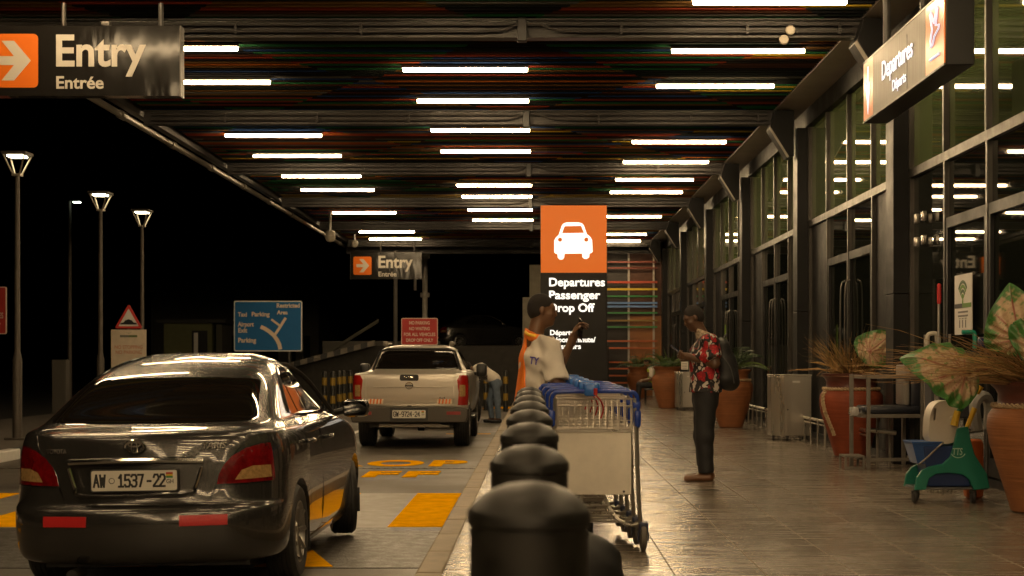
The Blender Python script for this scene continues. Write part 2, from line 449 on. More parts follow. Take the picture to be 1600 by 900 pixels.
def mark(name, mb, mat): o = mb.build(name, mat, road, smooth=0); return o
mark('crossing_slab', MB().bounds((-7.2, 12.95, 0), (KX-.02, 16.3, .004)), slab_grey)
mark('ramp_patch', MB().bounds((-7.2, 10.45, 0), (KX-.02, 12.946, .004)), rough_asphalt)
mb = MB()
for k in range(6):
    x = -1.27-1.2*k; mb.bounds((x, 12.99, .0042), (x+.6, 16.27, .008))
mark('crossing_stripes', mb, yellow_paint)
mb = MB()
for k in range(5):
    x = -1.40-1.2*k; mb.prism([(x, 10.5), (x-.27, 11.4), (x-.54, 10.5)], 'Z', .0042, .008)
mark('ramp_arrows', mb, yellow_paint)
def ground_text(body, size, w, h, cx, cy_):
    me = text_mesh(body, size, bold=.045, ext=.002, align='CENTER', space=1.15)
    xs = [v.co.x for v in me.vertices]; ys = [v.co.y for v in me.vertices]
    for v in me.vertices:
        v.co.x = (v.co.x-(min(xs)+max(xs))/2)*w/(max(xs)-min(xs)); v.co.y = (v.co.y-(min(ys)+max(ys))/2)*h/(max(ys)-min(ys))
    o = obj('road_lettering', me, yellow_paint, road, smooth=0, loc=(cx, cy_, .006)); return o
ground_text('DROP', 1, 2.75, 1.25, -2.34, 21.0)
ground_text('OFF', 1, 1.75, 1.05, -2.1, 19.0)
mb = MB(); mb2 = MB()
mb.bounds((-7.2, 19.99, 0), (KX-.03, 20.16, .005))
x = -7.1
while x < KX-.1: mb2.bounds((x, 20.01, .0052), (x+.055, 20.14, .0075)); x += .1
g = mark('drain_grate', mb, M('grate_iron', (.14, .12, .09), .5, .3)); mb2.build('slots', black, g, smooth=0)
mark('lane_line', MB().bounds((-1.75, 29.3, 0), (-.9, 29.45, .004)), yellow_paint)
mark('lane_line', MB().bounds((-3.6, 24, 0), (-3.5, 40, .004)), white_p)
mark('stop_line', MB().bounds((-1.6, 44.5, 0), (KX-.05, 46.0, .004)), yellow_paint)
# floor strips set in the tiles
mb = MB().bounds((1.42, 14.55, SW), (1.72, 14.62, SW+.003)).bounds((2.0, 15.05, SW), (2.36, 15.10, SW+.003))
s = mb.build('floor_strip', alu, walk, smooth=0)

# ------------------------------------------------------------------ canopy
BY = [18.42+6.75*k for k in range(-7, 6)]            # beams, one per column
CE = -6.5
canopy = thing('canopy', 'dark steel canopy with striped coloured slat ceiling over the drop-off lane', 'canopy')
ZS = 5.50
mb = MB(); n0 = int(-30/SL); n1 = int(53/SL)
for i in range(n0, n1):
    mb.bounds((CE+.1, i*SL-.033, ZS), (3.86, i*SL+.033, ZS+.085))
mb.build('slat_ceiling', slat_m, canopy, smooth=0)
MB().bounds((CE, -30, 5.78), (4.4, 53.2, 5.95)).build('roof_deck', M('deck_black', (.012, .011, .010), .8), canopy, smooth=0)
MB().bounds((3.875, -30, 5.49), (4.38, 53.1, 5.53)).build('soffit', M('soffit_panel', (.22, .19, .155), .55, var=.15, vscale=1.5), canopy, smooth=0)
edge = MB().bounds((CE-.12, -30, 5.42), (CE, 53.2, 6.0)).bounds((CE-.12, 53.2, 5.1), (4.4, 53.5, 6.0))
edge.build('fascia', steel, canopy, smooth=0)
gp = MB().tube([(CE-.2, -30, 5.36), (CE-.2, 53.4, 5.36)], .055, 10)
y = -6.0
while y < 53: gp.tube([(CE-.2, y, 5.36), (CE-.2, y+.3, 5.36)], .072, 10); y += 3.4
gp.build('gutter_pipe', M('gutter', (.20, .18, .15), .4, .5), canopy)
for y in BY:
    mb = MB(); x0, x1 = CE+.05, 4.02
    mb.bounds((x0, y-.09, 5.262), (x1, y+.09, 5.282)).bounds((x0, y-.012, 5.283), (x1, y+.012, 5.47)).bounds((x0, y-.09, 5.471), (x1, y+.09, 5.495))
    bo = mb.build('beam', steel, canopy, bev=.004)
    mb = MB()
    c = [(CE+.2, y-.125, 5.33), (-.75, y-.125, 5.33), (-.45, y-.125, 5.34), (-.22, y-.135, 5.42), (.0, y-.135, 5.42), (.25, y-.125, 5.34), (.5, y-.125, 5.33), (3.75, y-.125, 5.33)]
    mb.tube(c, .014, 6).tube([(CE+.2, y-.12, 5.41), (3.75, y-.12, 5.41)], .012, 6)
    for xx in (-5.1, -3.6, -2.1, 1.0, 2.5, 3.6): mb.box((xx, y-.12, 5.37), (.03, .03, .14))
    mb.build('conduit', steel, bo)
    MB().bounds((-.24, y-.2, 5.20), (-.13, y-.095, 5.48)).build('junction_box', black, bo, bev=.01)
    mb = MB().prism([(3.78, 5.2), (3.86, 5.46), (4.16, 5.46), (4.16, 4.72), (4.08, 4.72)], 'Y', y-.26, y+.26)
    mb.build('haunch', clad, canopy, smooth=0, bev=.01)
    MB().prism([(3.775, 5.195), (3.785, 5.215), (4.085, 4.735), (4.075, 4.715)], 'Y', y-.24, y-.1).build('haunch_trim', M('trim_pale', (.40, .36, .30), .4, .3), canopy, smooth=0)

tube_m = M('lit_tube', (.9, .9, .9), .4, emit=TUBE_COL, estr=TUBE_STRENGTH)
def light_proto():
    t = thing('ceiling_light', 'x', 'ceiling light')
    mb = MB().bounds((-.86, -.030, -.042), (.86, .030, .010), bev=.012); mb.build('tube', tube_m, t)
    mb = MB().prism([(-.040, .005), (-.033, .005), (-.033, .012), (.033, .012), (.033, .005), (.040, .005), (.034, .045), (-.034, .045)], 'X', -.875, .875); mb.build('housing', M('housing_grey', (.10, .095, .09), .5), t, smooth=0)
    for x in (-.6, .6): MB().bounds((x-.01, -.01, .046), (x+.01, .01, .30)).build('hanger', black, t, smooth=0)
    return t
rows = {'A': (-4.72, 'row along the open road edge of the canopy', [19.7, 22.2, 27.5, 30.1, 33.5, 36.3, 41.9, 48.0, 51.0]),
        'B': (-1.0, 'middle row of the canopy', [21.2, 23.8, 26.8, 29.5, 35.2, 37.7, 41.1, 44.0]),
        'C': (2.60, 'row nearest the glass facade', [17.15, 19.85, 22.4, 28.3, 31.1, 34.2, 36.7, 43.0, 49.0, 51.8])}
solid_idx = 7
ordn = ['nearest', 'second', 'third', 'fourth', 'fifth', 'sixth', 'seventh', 'eighth', 'ninth', 'tenth']
lp = None
for k, (x, desc, ys) in rows.items():
    for i, y in enumerate(ys):
        y = (math.floor(y/SL)+.5)*SL
        if i == 0: lb = f'white tube, nearest in view, {desc}'
        elif i == len(ys)-1: lb = f'white tube, farthest away, {desc}'
        else: lb = f'white tube, {ordn[i]} one back, {desc}'
        if lp is None: lp = light_proto(); lp.location = (x, y, 5.438); lp['label'] = lb; lp['group'] = 'tube lights under the canopy'
        else: dup(lp, (x, y, 5.438), label=lb, group='tube lights under the canopy')
for x, ys in ((-4.72, [-25.5, -21.8, -18.6, -15.0, -11.8, -8.2, -5.2, -1.0, 2.0, 6.6, 9.3, 12.8, 15.5]), (-1.0, [-24.6, -21.0, -17.8, -14.2, -11.0, -7.4, -4.4, -.2, 3.1, 7.6, 10.3, 13.6, 16.2]), (2.60, [-25.0, -21.4, -18.2, -14.6, -11.4, -7.8, -4.8, .4, 3.4, 6.2, 9.0, 12.0, 14.6])):  # unseen tubes; the rearmost bays are added to brighten sides facing the camera
    for y in [(math.floor(q/SL)+.5)*SL for q in ys]: dup(lp, (x, y, 5.438), label='glowing white tube overhead, out of view, added to light camera-facing sides and for reflections', group='tube lights under the canopy')

# round detectors and dome cameras
def disc(px, py, Y, lb):
    p = at(px, py, Y)
    o = MB().lathe([(0, .02), (.05, .02), (.06, .0), (.05, -.02), (0, -.022)], 20, axis='Y').build('smoke_detector', M('cream_plastic', (.40, .36, .29), .5), None)
    o.location = p; tag(o, lb, 'detector', 'round detectors on the near beam')
disc(1235, 47, 18.25, 'round cream detector on the near beam, upper right one')
disc(1225, 62, 18.25, 'round cream detector on the near beam, lower left one')
def dome(px, py0, py1, Y, s, lb):
    a, b = at(px, py0, Y), at(px, py1, Y)
    t = thing('dome_camera', lb, 'security camera', (a.x, Y, b.z), group='dome cameras under the canopy')
    MB().cyl((0, 0, .2*s), (0, 0, a.z-b.z), .03*s, seg=8).build('stem', white_p, t)
    MB().lathe([(0, .25*s), (.1*s, .24*s), (.14*s, .2*s), (.14*s, .1*s), (.15*s, .09*s), (.15*s, .06*s), (.13*s, .0), (.08*s, -.06*s), (0, -.08*s)], 20).build('dome', M('cream_plastic', (.55, .50, .40), .5), t)
dome(516, 330, 374, 41, .95, 'cream dome camera on a stem at the open canopy edge')
dome(554, 362, 384, 50, .75, 'small cream dome camera hanging above the far entry sign')

# ------------------------------------------------------------------ terminal building
term = thing('terminal_building', 'dark terminal facade of tall glass bays between square columns', 'building')
GX = 4.46
ZT = 3.62
Y0 = -30
MB().bounds((4.75, Y0, 0), (9, 53.2, 5.9)).build('wall', M('interior_dark', (.012, .011, .010), .8), term, smooth=0)
MB().bounds((4.36, Y0, 5.2), (4.74, 53.15, 5.478)).build('header', clad, term, smooth=0)
MB().bounds((4.40, Y0, SW), (4.74, 53.15, SW+.08)).build('plinth', clad, term, smooth=0)
for y in BY:
    mb = MB().bounds((4.22, y-.20, SW+.002), (4.73, y+.20, 2.20)).bounds((4.22, y-.20, 2.206), (4.73, y+.20, 5.19))
    co = mb.build('column', clad, term, bev=.006, smooth=0)
    MB().bounds((4.235, y+.202, SW+.01), (4.30, y+.235, 5.18)).build('edge_trim', M('edge_bright', (.30, .27, .23), .3, .8), co, smooth=0)
pull_m = M('door_pull', (.16, .15, .14), .3, .9)
for i, y in enumerate(BY[:-1]):
    a, c = y+.245, BY[i+1]-.21
    n = 4; w = (c-a)/n
    mbf = MB(); mbg = MB(); mbl = MB()
    mbf.bounds((GX-.06, a, ZT-.05), (GX+.06, c, ZT+.05))
    for k in range(n+1):
        yy = a+k*w; yy = min(max(yy, a+.03), c-.03)
        mbf.bounds((GX-.07, yy-.028, ZT+.051), (GX+.05, yy+.028, 5.19))
    up = mbf.build('upper_window', alu, term, smooth=0)
    for k in range(n): mbg.bounds((GX-.008, a+k*w+.03, ZT+.052), (GX+.008, a+(k+1)*w-.03, 5.188))
    mbg.build('glazing', glass_green, up, smooth=0)
    mbf = MB()
    for k in range(n+1):
        yy = a+k*w; yy = min(max(yy, a+.03), c-.03)
        mbf.bounds((GX-.06, yy-.028, SW+.081), (GX+.05, yy+.028, ZT-.051))
    lo = mbf.build('lower_window', alu, term, smooth=0)
    mg = MB()
    for k in range(n):
        if (k == 3 or (k == 0 and i % 2)) and i >= 7: MB().bounds((GX-.008, a+k*w+.03, SW+.082), (GX+.008, a+(k+1)*w-.03, ZT-.052)).build('solid_panel', clad, lo, smooth=0)
        else: mg.bounds((GX-.008, a+k*w+.03, SW+.082), (GX+.008, a+(k+1)*w-.03, ZT-.052))
    mg.build('glazing', glass_dark, lo, smooth=0)
    # double door in the middle of each bay: stiles, rail, long pulls
    ym = a+2*w
    for sgn, nm in ((-1, 'door'), (1, 'door')):
        d0, d1 = (ym-w+.05, ym-.032) if sgn < 0 else (ym+.032, ym+w-.05)
        mb = MB().bounds((GX-.052, d0, SW+.1), (GX-.012, d0+.07, 2.95)).bounds((GX-.052, d1-.07, SW+.1), (GX-.012, d1, 2.95)).bounds((GX-.052, d0+.071, 2.84), (GX-.012, d1-.071, 2.95)).bounds((GX-.052, d0+.071, SW+.1), (GX-.012, d1-.071, SW+.28))
        dd = mb.build(nm, clad, term, smooth=0)
        ey = d1-.13 if sgn < 0 else d0+.13
        if i >= 7: MB().tube(curve([(GX-.06, ey, 2.55), (GX-.12, ey, 2.45), (GX-.13, ey, 1.8), (GX-.12, ey, 1.15), (GX-.06, ey, 1.05)], 5),   .013, 8).build('handle', pull_m, dd)
# near bay: small bright door fittings and a thin jamb
hf = MB()
for zz in (3.05, 2.78, 1.35):
    for dy in (0, -.32): hf.box((GX-.08, 17.75+dy, zz), (.05, .09, .11), bev=.008)
hf.build('hinge', stainless, term)

# poster with a wireless mark on the facade
P = thing('wifi_poster', 'white upright poster with green wireless fan mark on the dark door glass', 'poster', (GX-.075, 16.15, 2.30))
MB().bounds((0, -.62, -.62), (.012, 0, 0)).build('board', white_sign, P, smooth=0)
gm = [M('poster_green_dark', (.04, .10, .02), .5), M('poster_green', (.12, .27, .03), .5)]
fx = -.004
for k, rr_ in enumerate((.20, .155, .11, .065)):
    mb = MB(); pts = []; inn = []
    for j in range(13):
        t = R(38+104*j/12); pts.append((-.31+rr_*math.cos(t), -.27+rr_*1.05*math.sin(t))); inn.append((-.31+(rr_-.03)*math.cos(t), -.27+(rr_-.03)*1.05*math.sin(t)))
    mb.prism(pts+inn[::-1], 'X', fx, -.0005); mb.build('fan_mark', gm[k % 2], P, smooth=0)
mb = MB().prism([(-.30, -.31), (-.29, -.29), (-.31, -.20), (-.33, -.29), (-.32, -.31)], 'X', fx, -.0005); mb.build('fan_mark', gm[1], P, smooth=0)
MB().bounds((fx, -.30, -.345), (-.0005, 0, -.30)).build('band', black, P, smooth=0)
MB().bounds((fx, -.62, -.345), (-.0005, -.301, -.30)).build('band', gm[1], P, smooth=0)
gy = M('poster_grey', (.2, .19, .18), .6)
mb = MB()
for z in (-.385, -.425): mb.bounds((fx, -.5, z-.012), (-.0005, -.14, z+.006))
for q in (-.2, -.31, -.42): mb.bounds((fx, q-.012, -.55), (-.0005, q+.012, -.47)).bounds((fx, q-.03, -.46), (-.0005, q+.03, -.452))
mb.build('print', gy, P, smooth=0)

# low barrier rail along the facade
def rail(y0, y1, x, lb):
    t = thing('barrier_rail', lb, 'rail', (x, y0, SW), group='low steel rails along the facade')
    n = max(2, int((y1-y0)/.55)); mb = MB().tube([(0, 0, .36), (0, y1-y0, .36)], .022, 10).tube([(0, 0, .30), (0, y1-y0, .30)], .012, 8)
    mb.build('rail', stainless, t)
    for k in range(n+1):
        yy = (y1-y0)*k/n; MB().cyl((0, yy, 0), (0, yy, .34), .017, seg=8).lathe([(.05, 0), (.05, .012), (.02, .016)], 12, c=(0, yy, 0)).build('post', stainless, t)
rail(25.7, 31.4, 4.08, 'low steel barrier rail at the facade behind the red-shirted man')
rail(19.0, 24.6, 4.08, 'low steel barrier rail at the facade behind the near bin and pot')

# ------------------------------------------------------------------ coloured screen at the end of the walkway
S = thing('slatted_screen', 'brown end wall crossed by thin rails in red yellow green and blue', 'screen wall', (2.4, 52.9, SW))
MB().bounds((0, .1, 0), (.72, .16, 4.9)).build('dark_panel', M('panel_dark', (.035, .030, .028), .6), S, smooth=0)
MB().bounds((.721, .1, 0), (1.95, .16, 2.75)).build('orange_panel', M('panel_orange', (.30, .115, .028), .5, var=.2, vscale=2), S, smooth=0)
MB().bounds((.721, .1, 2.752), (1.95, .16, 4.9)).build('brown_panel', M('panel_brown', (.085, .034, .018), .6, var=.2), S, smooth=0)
for x in (.74, 1.60): MB().bounds((x-.03, -.02, 0), (x+.03, .098, 4.9)).build('post', M('post_pale', (.42, .38, .33), .45), S, smooth=0)
RC = {'r': (.42, .055, .02), 'y': (.62, .42, .02), 'g': (.03, .22, .06), 'b': (.11, .22, .48), 'd': (.16, .03, .015), 'o': (.45, .10, .02), 'm': (.25, .16, .03)}
for yy, c in ((409.5, 'd'), (419, 'd'), (441, 'r'), (452, 'y'), (463, 'g'), (473.5, 'b'), (479, 'b'), (489, 'g'), (501, 'm'), (511, 'g'), (533, 'o'), (544, 'o'), (566, 'o'), (576, 'o'), (587, 'o'), (598, 'o')):
    z = HC+(VY-yy)*52.9/F-SW; hgt = .07 if c in 'yrb' else .055
    MB().bounds((0, -.07, z-hgt/2), (1.72, -.021, z+hgt/2)).build('rail', M('rail_'+c, RC[c], .4), S, smooth=0)
gp_ = thing('gate_pillar', 'grey block pillar with lower step, behind the drop-off totem', 'pillar', (0, 51.5, 0))
stone = M('grey_block', (.17, .15, .11), .7, var=.2, vscale=4)
MB().bounds((-.27, 0, 0), (.35, .5, 4.6)).build('shaft', stone, gp_, smooth=0)
MB().bounds((-.5, -.3, 0), (.1, -.01, 3.5)).build('lower_block', M('grey_block_pale', (.22, .20, .16), .7, var=.2), gp_, smooth=0)
# ------------------------------------------------------------------ dark surroundings beyond the canopy
pole_m = M('lamp_pole', (.10, .085, .07), .5, .3, var=.15)
def street_lamp(px, ytop, ybase, Y, lb, proto=[None]):
    p = at(px, ybase, Y); h = HC+(VY-ytop)*Y/F
    loc = (p.x, Y, .14)
    if proto[0]:
        dup(proto[0], loc, label=lb); return
    t = thing('street_lamp', lb, 'street lamp', loc, group='lantern posts on the median'); proto[0] = t
    H = h-.14; zl = H-.36
    mb = MB().lathe([(.14, 0), (.14, .02), (.075, .03), (.075, 1.28), (.045, 1.42), (.035, zl)], 14); mb.build('pole', pole_m, t)
    MB().bounds((-.16, -.16, 0), (.16, .16, .03)).build('base_plate', pole_m, t, bev=.005)
    mb = MB()
    for sx in (-1, 1):
        for sy in (-1, 1):
            mb.tube([(sx*.055, sy*.055, zl+.03), (sx*.17, sy*.17, H-.03)], .014, 6)
    mb.bounds((-.07, -.07, zl), (.07, .07, zl+.035)); mb.build('lantern_frame', M('lantern_metal', (.30, .26, .20), .4, .4), t, smooth=0)
    MB().bounds((-.2, -.2, H-.03), (.2, .2, H+.02), bev=.012).build('cap', pole_m, t)
    MB().bounds((-.13, -.13, H-.062), (.13, .13, H-.031), bev=.01).build('lamp', M('lamp_lit', (.9, .9, .9), .4, emit=(1, .86, .55), estr=12), t)
street_lamp(27, 240, 700, 24.6, 'lantern post at the left edge, nearest and tallest looking')
street_lamp(157, 298, 650, 30.4, 'lantern post in the middle of the three lantern posts')
street_lamp(222, 326, 650, 34.0, 'lantern post just behind the triangular hump warning sign')
t = thing('road_light', 'tall thin pole with one small bright head, between two lantern posts', 'street light', (at(109, 560, 46).x, 46, 0))
MB().tube([(0, 0, 0), (0, 0, HC+(VY-320)*46/F), (.0, -.02, HC+(VY-314)*46/F)], [.07, .045, .04], 8).tube([(0, 0, HC+(VY-314)*46/F), (.2, -.05, HC+(VY-314)*46/F+.02)], .03, 6).build('pole', pole_m, t)
MB().box((.24, -.08, HC+(VY-314)*46/F), (.26, .16, .07), bev=.02).build('head', pole_m, t)
MB().box((.24, -.08, HC+(VY-314)*46/F-.05), (.2, .14, .03)).build('lamp', M('lamp_cool', (.9, .9, .9), .4, emit=(.8, 1, .8), estr=9), t)

# hump warning sign over the stopping board
Y = 32.0; p = at(201, 560, Y); k = Y/F
t = thing('hump_sign', 'red triangle hump sign above a faded white no-stopping board', 'road sign', (p.x, Y, .14))
zc = lambda py: HC+(VY-py)*k-.14
def tri(s, z0): return [(-s*.56, z0), (s*.56, z0), (0, z0+s*.98)]
T0 = 42*k*.93
MB().cyl((0, .03, 0), (0, .03, zc(478)), .03, seg=10).build('post', alu, t)
def rtri(s, z0, cut=.08):
    a, b_, c_ = [Vector(v) for v in tri(s, z0)]; out = []
    for q, u, v in ((a, c_, b_), (b_, a, c_), (c_, b_, a)):
        out += [tuple(q+(u-q).normalized()*s*cut), tuple(q+(v-q).normalized()*s*cut)]
    return out
MB().prism(rtri(T0, zc(513), .06), 'Y', 0, .02).build('red_triangle', M('sign_red_bright', (.55, .04, .03), .4), t, smooth=0)
MB().prism(rtri(T0*.72, zc(513)+T0*.085, .03), 'Y', -.006, -.001).build('white_triangle', white_sign, t, smooth=0)
hp = [(-.2, 0), (.2, 0), (.2, .035), (.12, .05), (.08, .1), (0, .13), (-.08, .1), (-.12, .05), (-.2, .035)]
MB().prism([(x*.85, z*.85+zc(507)) for x, z in hp], 'Y', -.012, -.007).build('hump_symbol', black, t, smooth=0)
MB().bounds((-.365, 0, zc(585)), (.365, .02, zc(515))).build('board', M('board_faded', (.62, .52, .40), .6, var=.12), t, smooth=0)
fade = M('faded_red', (.50, .20, .12), .6)
text('NO STOPPING', .105, fade, t, (0, -.003, zc(545)), align='CENTER', fitw=.58, bold=.01)
text('NO PARKING', .105, fade, t, (0, -.003, zc(553)), align='CENTER', fitw=.54, bold=.01)
mb = MB().prism([(-.07, zc(519)), (0, zc(521)), (.07, zc(519)), (0, zc(520.3))], 'Y', -.004, -.0005); mb.build('bird_mark', M('mark_green', (.12, .16, .06), .6), t, smooth=0)
MB().bounds((-.18, -.004, zc(527)), (0, -.0005, zc(523.5))).build('band', M('mark_grey', (.16, .16, .13), .6), t, smooth=0)
MB().bounds((0.002, -.004, zc(527)), (.18, -.0005, zc(523.5))).build('band', M('mark_green', (.12, .16, .06), .6), t, smooth=0)

def red_board(px0, px1, py0, py1, Y, lb, dx=0):
    a, b = at(px0, py1, Y), at(px1, py0, Y); w = b.x-a.x; h = b.z-a.z
    t = thing('no_parking_sign', lb, 'sign', ((a.x+b.x)/2, Y, 0), group='red no parking boards')
    for x in (-w*.3, w*.3): MB().cyl((x, .04, 0), (x, .04, b.z-.05), .022, seg=8).build('post', alu, t)
    MB().prism(rrect(w, h, .03, 3, (0, (a.z+b.z)/2)), 'Y', 0, .025).build('border', M('sign_cream', (.60, .46, .38), .5), t, smooth=0)
    MB().prism(rrect(w-.03, h-.03, .025, 3, (0, (a.z+b.z)/2)), 'Y', -.006, -.001).build('board', red_sign, t, smooth=0)
    for i, s in enumerate(('NO PARKING', 'NO WAITING', 'FOR ALL VEHICLES', 'DROP OFF ONLY')):
        z = b.z-h*(.235+.215*i)
        text(s, h*.17, M('sign_cream', (.60, .46, .38), .5), t, (0, -.009, z), align='CENTER', fitw=w*(.56, .56, .86, .74)[i], bold=.018)
red_board(627, 684, 497, 539, 33.5, 'red no parking board rising behind the silver pickup')
red_board(-59, 10, 448, 522, 28.0, 'red no parking board cut off by the left edge of the photo')

# blue direction map
Y = 44.0; k = Y/F; a, b = at(365.5, 549, Y), at(472, 470, Y); w = b.x-a.x; h = b.z-a.z
t = thing('direction_map', 'blue road map sign with forked white route lines and place names', 'road sign', (a.x, Y, 0))
for x in (w*.2, w*.8): MB().cyl((x, .06, 0), (x, .06, b.z-.1), .045, seg=8).build('post', alu, t)
MB().prism(rrect(w, h, .05, 4, (w/2, a.z+h/2)), 'Y', 0, .035).build('border', white_sign, t, smooth=0)
MB().prism(rrect(w-.06, h-.06, .04, 4, (w/2, a.z+h/2)), 'Y', -.006, -.001).build('panel', M('sign_blue', (.004, .13, .36), .6, var=.06), t, smooth=0)
Q = lambda px, py: ((px-365.5)*k, -.010, HC+(VY-py)*k)
cream = M('sign_lettering', (.80, .66, .50), .5)
for s, px, py, hh, wpx in (('Taxi', 372, 494.5, 6.5, 14), ('Parking', 393, 494, 6.5, 28), ('Restricted', 432, 480.5, 6.5, 36), ('Area', 433, 491, 6, 17), ('Airport', 372, 510, 7, 25), ('Exit', 372, 519.5, 7, 14), ('Parking', 372, 535, 7, 28)):
    text(s, hh*k*1.45, cream, t, Q(px, py), fitw=wpx*k, bold=.03)
def ribbon(pts, w0):
    P_ = [Vector(Q(*q)) for q in pts]; mb = MB(); L_, R_ = [], []
    for i, p in enumerate(P_):
        d = (P_[min(i+1, len(P_)-1)]-P_[max(i-1, 0)]).normalized(); n = Vector((-d.z, 0, d.x))*w0/2
        L_.append((p+n)); R_.append((p-n))
    poly = [(v.x, v.z) for v in L_+R_[::-1]]; mb.prism(poly, 'Y', -.012, -.007); return mb
ribbon([(407.5, 510.5), (414, 513.5), (421, 518), (428, 524), (433, 531), (436.5, 538), (438, 546)], 6*k).build('route_line', cream, t, smooth=0)
ribbon([(446.5, 496.5), (437, 512), (429.5, 523)], 4.2*k).build('route_line', cream, t, smooth=0)
ribbon([(424, 499), (437, 508.5)], 3.4*k).build('route_line', cream, t, smooth=0)

t = thing('utility_cabinet', 'dim grey upright cabinet between the lantern posts, left of the hump sign', 'cabinet', (at(95, 0, 37).x, 37, .14))
MB().bounds((-.17, -.15, 0), (.17, .15, 1.28)).build('box', M('cabinet_grey', (.10, .09, .075), .6), t, smooth=0, bev=.01)
MB().bounds((-.15, -.165, .06), (.15, -.151, 1.22)).build('door', M('cabinet_grey', (.10, .09, .075), .6), t, smooth=0)

# guard hut, long dark building, ramp with chequered kerb, bollards, mast
Y = 58.0; a, b = at(256, 600, Y), at(346, 505, Y)
t = thing('guard_hut', 'small dim olive hut with a dark window showing a pale curtain', 'hut', (a.x, Y, 0)); w = b.x-a.x
olive = M('hut_olive', (.12, .125, .055), .7, var=.1)
MB().bounds((0, 0, 0), (w*.83, 2, b.z)).build('wall', olive, t, smooth=0)
MB().bounds((w*.9, .1, 0), (w, 2, b.z-.05)).build('side_wall', M('hut_grey', (.07, .068, .05), .7), t, smooth=0)
MB().bounds((-.2, -.2, b.z+.002), (w+.2, 2.2, b.z+.14)).build('roof', M('hut_roof', (.03, .03, .025), .7), t, smooth=0)
o = MB().bounds((w*.49, -.03, b.z-1.62), (w*.76, -.002, b.z-.28)).build('window', black, t, smooth=0)
MB().bounds((w*.525, -.045, b.z-1.5), (w*.595, -.031, b.z-.36)).build('curtain', white_sign, o, smooth=0)
Y = 76.0; a, b = at(236, 600, Y), at(498, 455, Y)
t = thing('long_building', 'long low unlit building behind the blue map sign', 'building', (a.x, Y, 0)); w = b.x-a.x
MB().bounds((0, 0, 0), (w, 8, b.z)).build('wall', M('far_wall', (.075, .07, .06), .8, var=.15, vscale=.5), t, smooth=0)
MB().bounds((-.3, -.5, b.z+.002), (w+.3, 8.3, b.z+.35)).build('roof', M('hut_roof', (.03, .03, .025), .7), t, smooth=0)
for i in range(5): MB().bounds((w*(.08+.19*i), -.03, 1.2), (w*(.08+.19*i)+.9, -.002, 2.6)).build('window', glass_dark, t, smooth=0)
MB().bounds((w*.87, -.4, 0), (w*.91, -.05, b.z)).build('pilaster', M('hut_grey', (.07, .068, .05), .7), t, smooth=0)
a, b = at(418, 584, 47), at(585, 540, 47)
structure('embankment', MB().prism([(a.x-1, 0), (a.x, a.z), (b.x, b.z), (2.2, b.z), (2.2, 0)], 'Y', 47.3, 80), M('embankment_dark', (.02, .018, .015), .85, var=.3), smooth=0)
mw, mk = MB(), MB(); n = 16
for i in range(n):
    p, q = a.lerp(b, i/n), a.lerp(b, (i+.97)/n)
    (mw if i % 2 else mk).prism([(p.x, p.z), (q.x, q.z), (q.x, q.z+.16), (p.x, p.z+.16)], 'Y', 46.9, 47.25)
structure('ramp_kerb_white', mw, M('kerb_dirty', (.16, .14, .115), .7, var=.2), smooth=0); structure('ramp_kerb_black', mk, M('kerb_black', (.03, .03, .03), .6), smooth=0)
t = thing('parapet_wall', 'dim low parapet wall above the chequered ramp kerb', 'wall', (at(504, 540, 55).x, 55, 0))
MB().bounds((0, 0, 1.0), (4.2, .2, HC+(VY-533)*55/F)).build('wall', M('far_wall', (.075, .07, .06), .8, var=.15, vscale=.5), t, smooth=0)
MB().prism([(0, 1.5), (2.0, 2.75), (2.0, 2.87), (0, 1.62)], 'Y', -.1, .12).build('sloping_rail', M('hut_grey', (.07, .068, .05), .7), t, smooth=0)

bolp = None
for j, (px, pyt, Y, lb) in enumerate(((507, 588, 39.5, 'striped post at the ramp foot, farthest left, partly behind the car'), (520, 582, 39.2, 'yellow and black post in front of the ramp, beside the dark car'), (530, 580, 41, 'striped post at the ramp foot, third from the left'), (537, 580, 42, 'striped post at the ramp foot, fourth from the left'), (547, 579, 43, 'striped post at the ramp foot, just left of the pickup'),
        (728, 553, 41.5, 'striped post right of the pickup roof, leftmost there'), (741, 551, 42, 'striped post between the pickup and the bent man'), (759, 551, 43, 'striped post above the back of the bent man'), (790, 585, 42, 'striped post right of the bent man by the kerb'))):
    p = at(px, pyt, Y)
    if bolp is None:
        t = thing('striped_post', lb, 'post', (p.x, Y, 0), group='black and yellow posts by the ramp'); bolp = t
        MB().lathe([(.065, 0), (.065, 1.08), (.05, 1.12), (0, 1.13)], 12).build('shaft', black, t)
        for z0 in (.30, .76): MB().lathe([(.067, z0), (.067, z0+.2)], 12, cap=False).build('yellow_band', M('post_yellow', (.26, .16, .015), .6), t)
    else: dup(bolp, (p.x, Y, 0), label=lb)

Y = 57.0; a, b = at(664, 560, Y), at(664, 386, Y)
t = thing('mast', 'pale mast with collar brackets reaching up behind the far canopy edge', 'mast', (a.x, Y, 0))
mast_m = M('mast_pale', (.42, .39, .34), .5, .2, var=.12)
MB().cyl((0, 0, 0), (0, 0, b.z+1), .105, .10, 14).build('pole', mast_m, t)
for py in (392, 401, 461): 
    z = HC+(VY-py)*Y/F; MB().cyl((0, 0, z-.08), (0, 0, z+.08), .18, seg=14).build('collar', mast_m, t)
z = HC+(VY-403)*Y/F
MB().box((-.12, -.2, HC+(VY-392)*Y/F), (.12, .12, .5), bev=.02).box((.15, -.2, HC+(VY-392)*Y/F), (.1, .12, .4), bev=.02).build('fixture', mast_m, t)
MB().tube([(0, 0, z), (-.42, -.05, z), (-.46, -.05, z+.35)], .035, 8).cyl((-.36, -.05, z-1.2), (-.36, -.05, z+.5), .05, seg=8).build('bracket', mast_m, t)
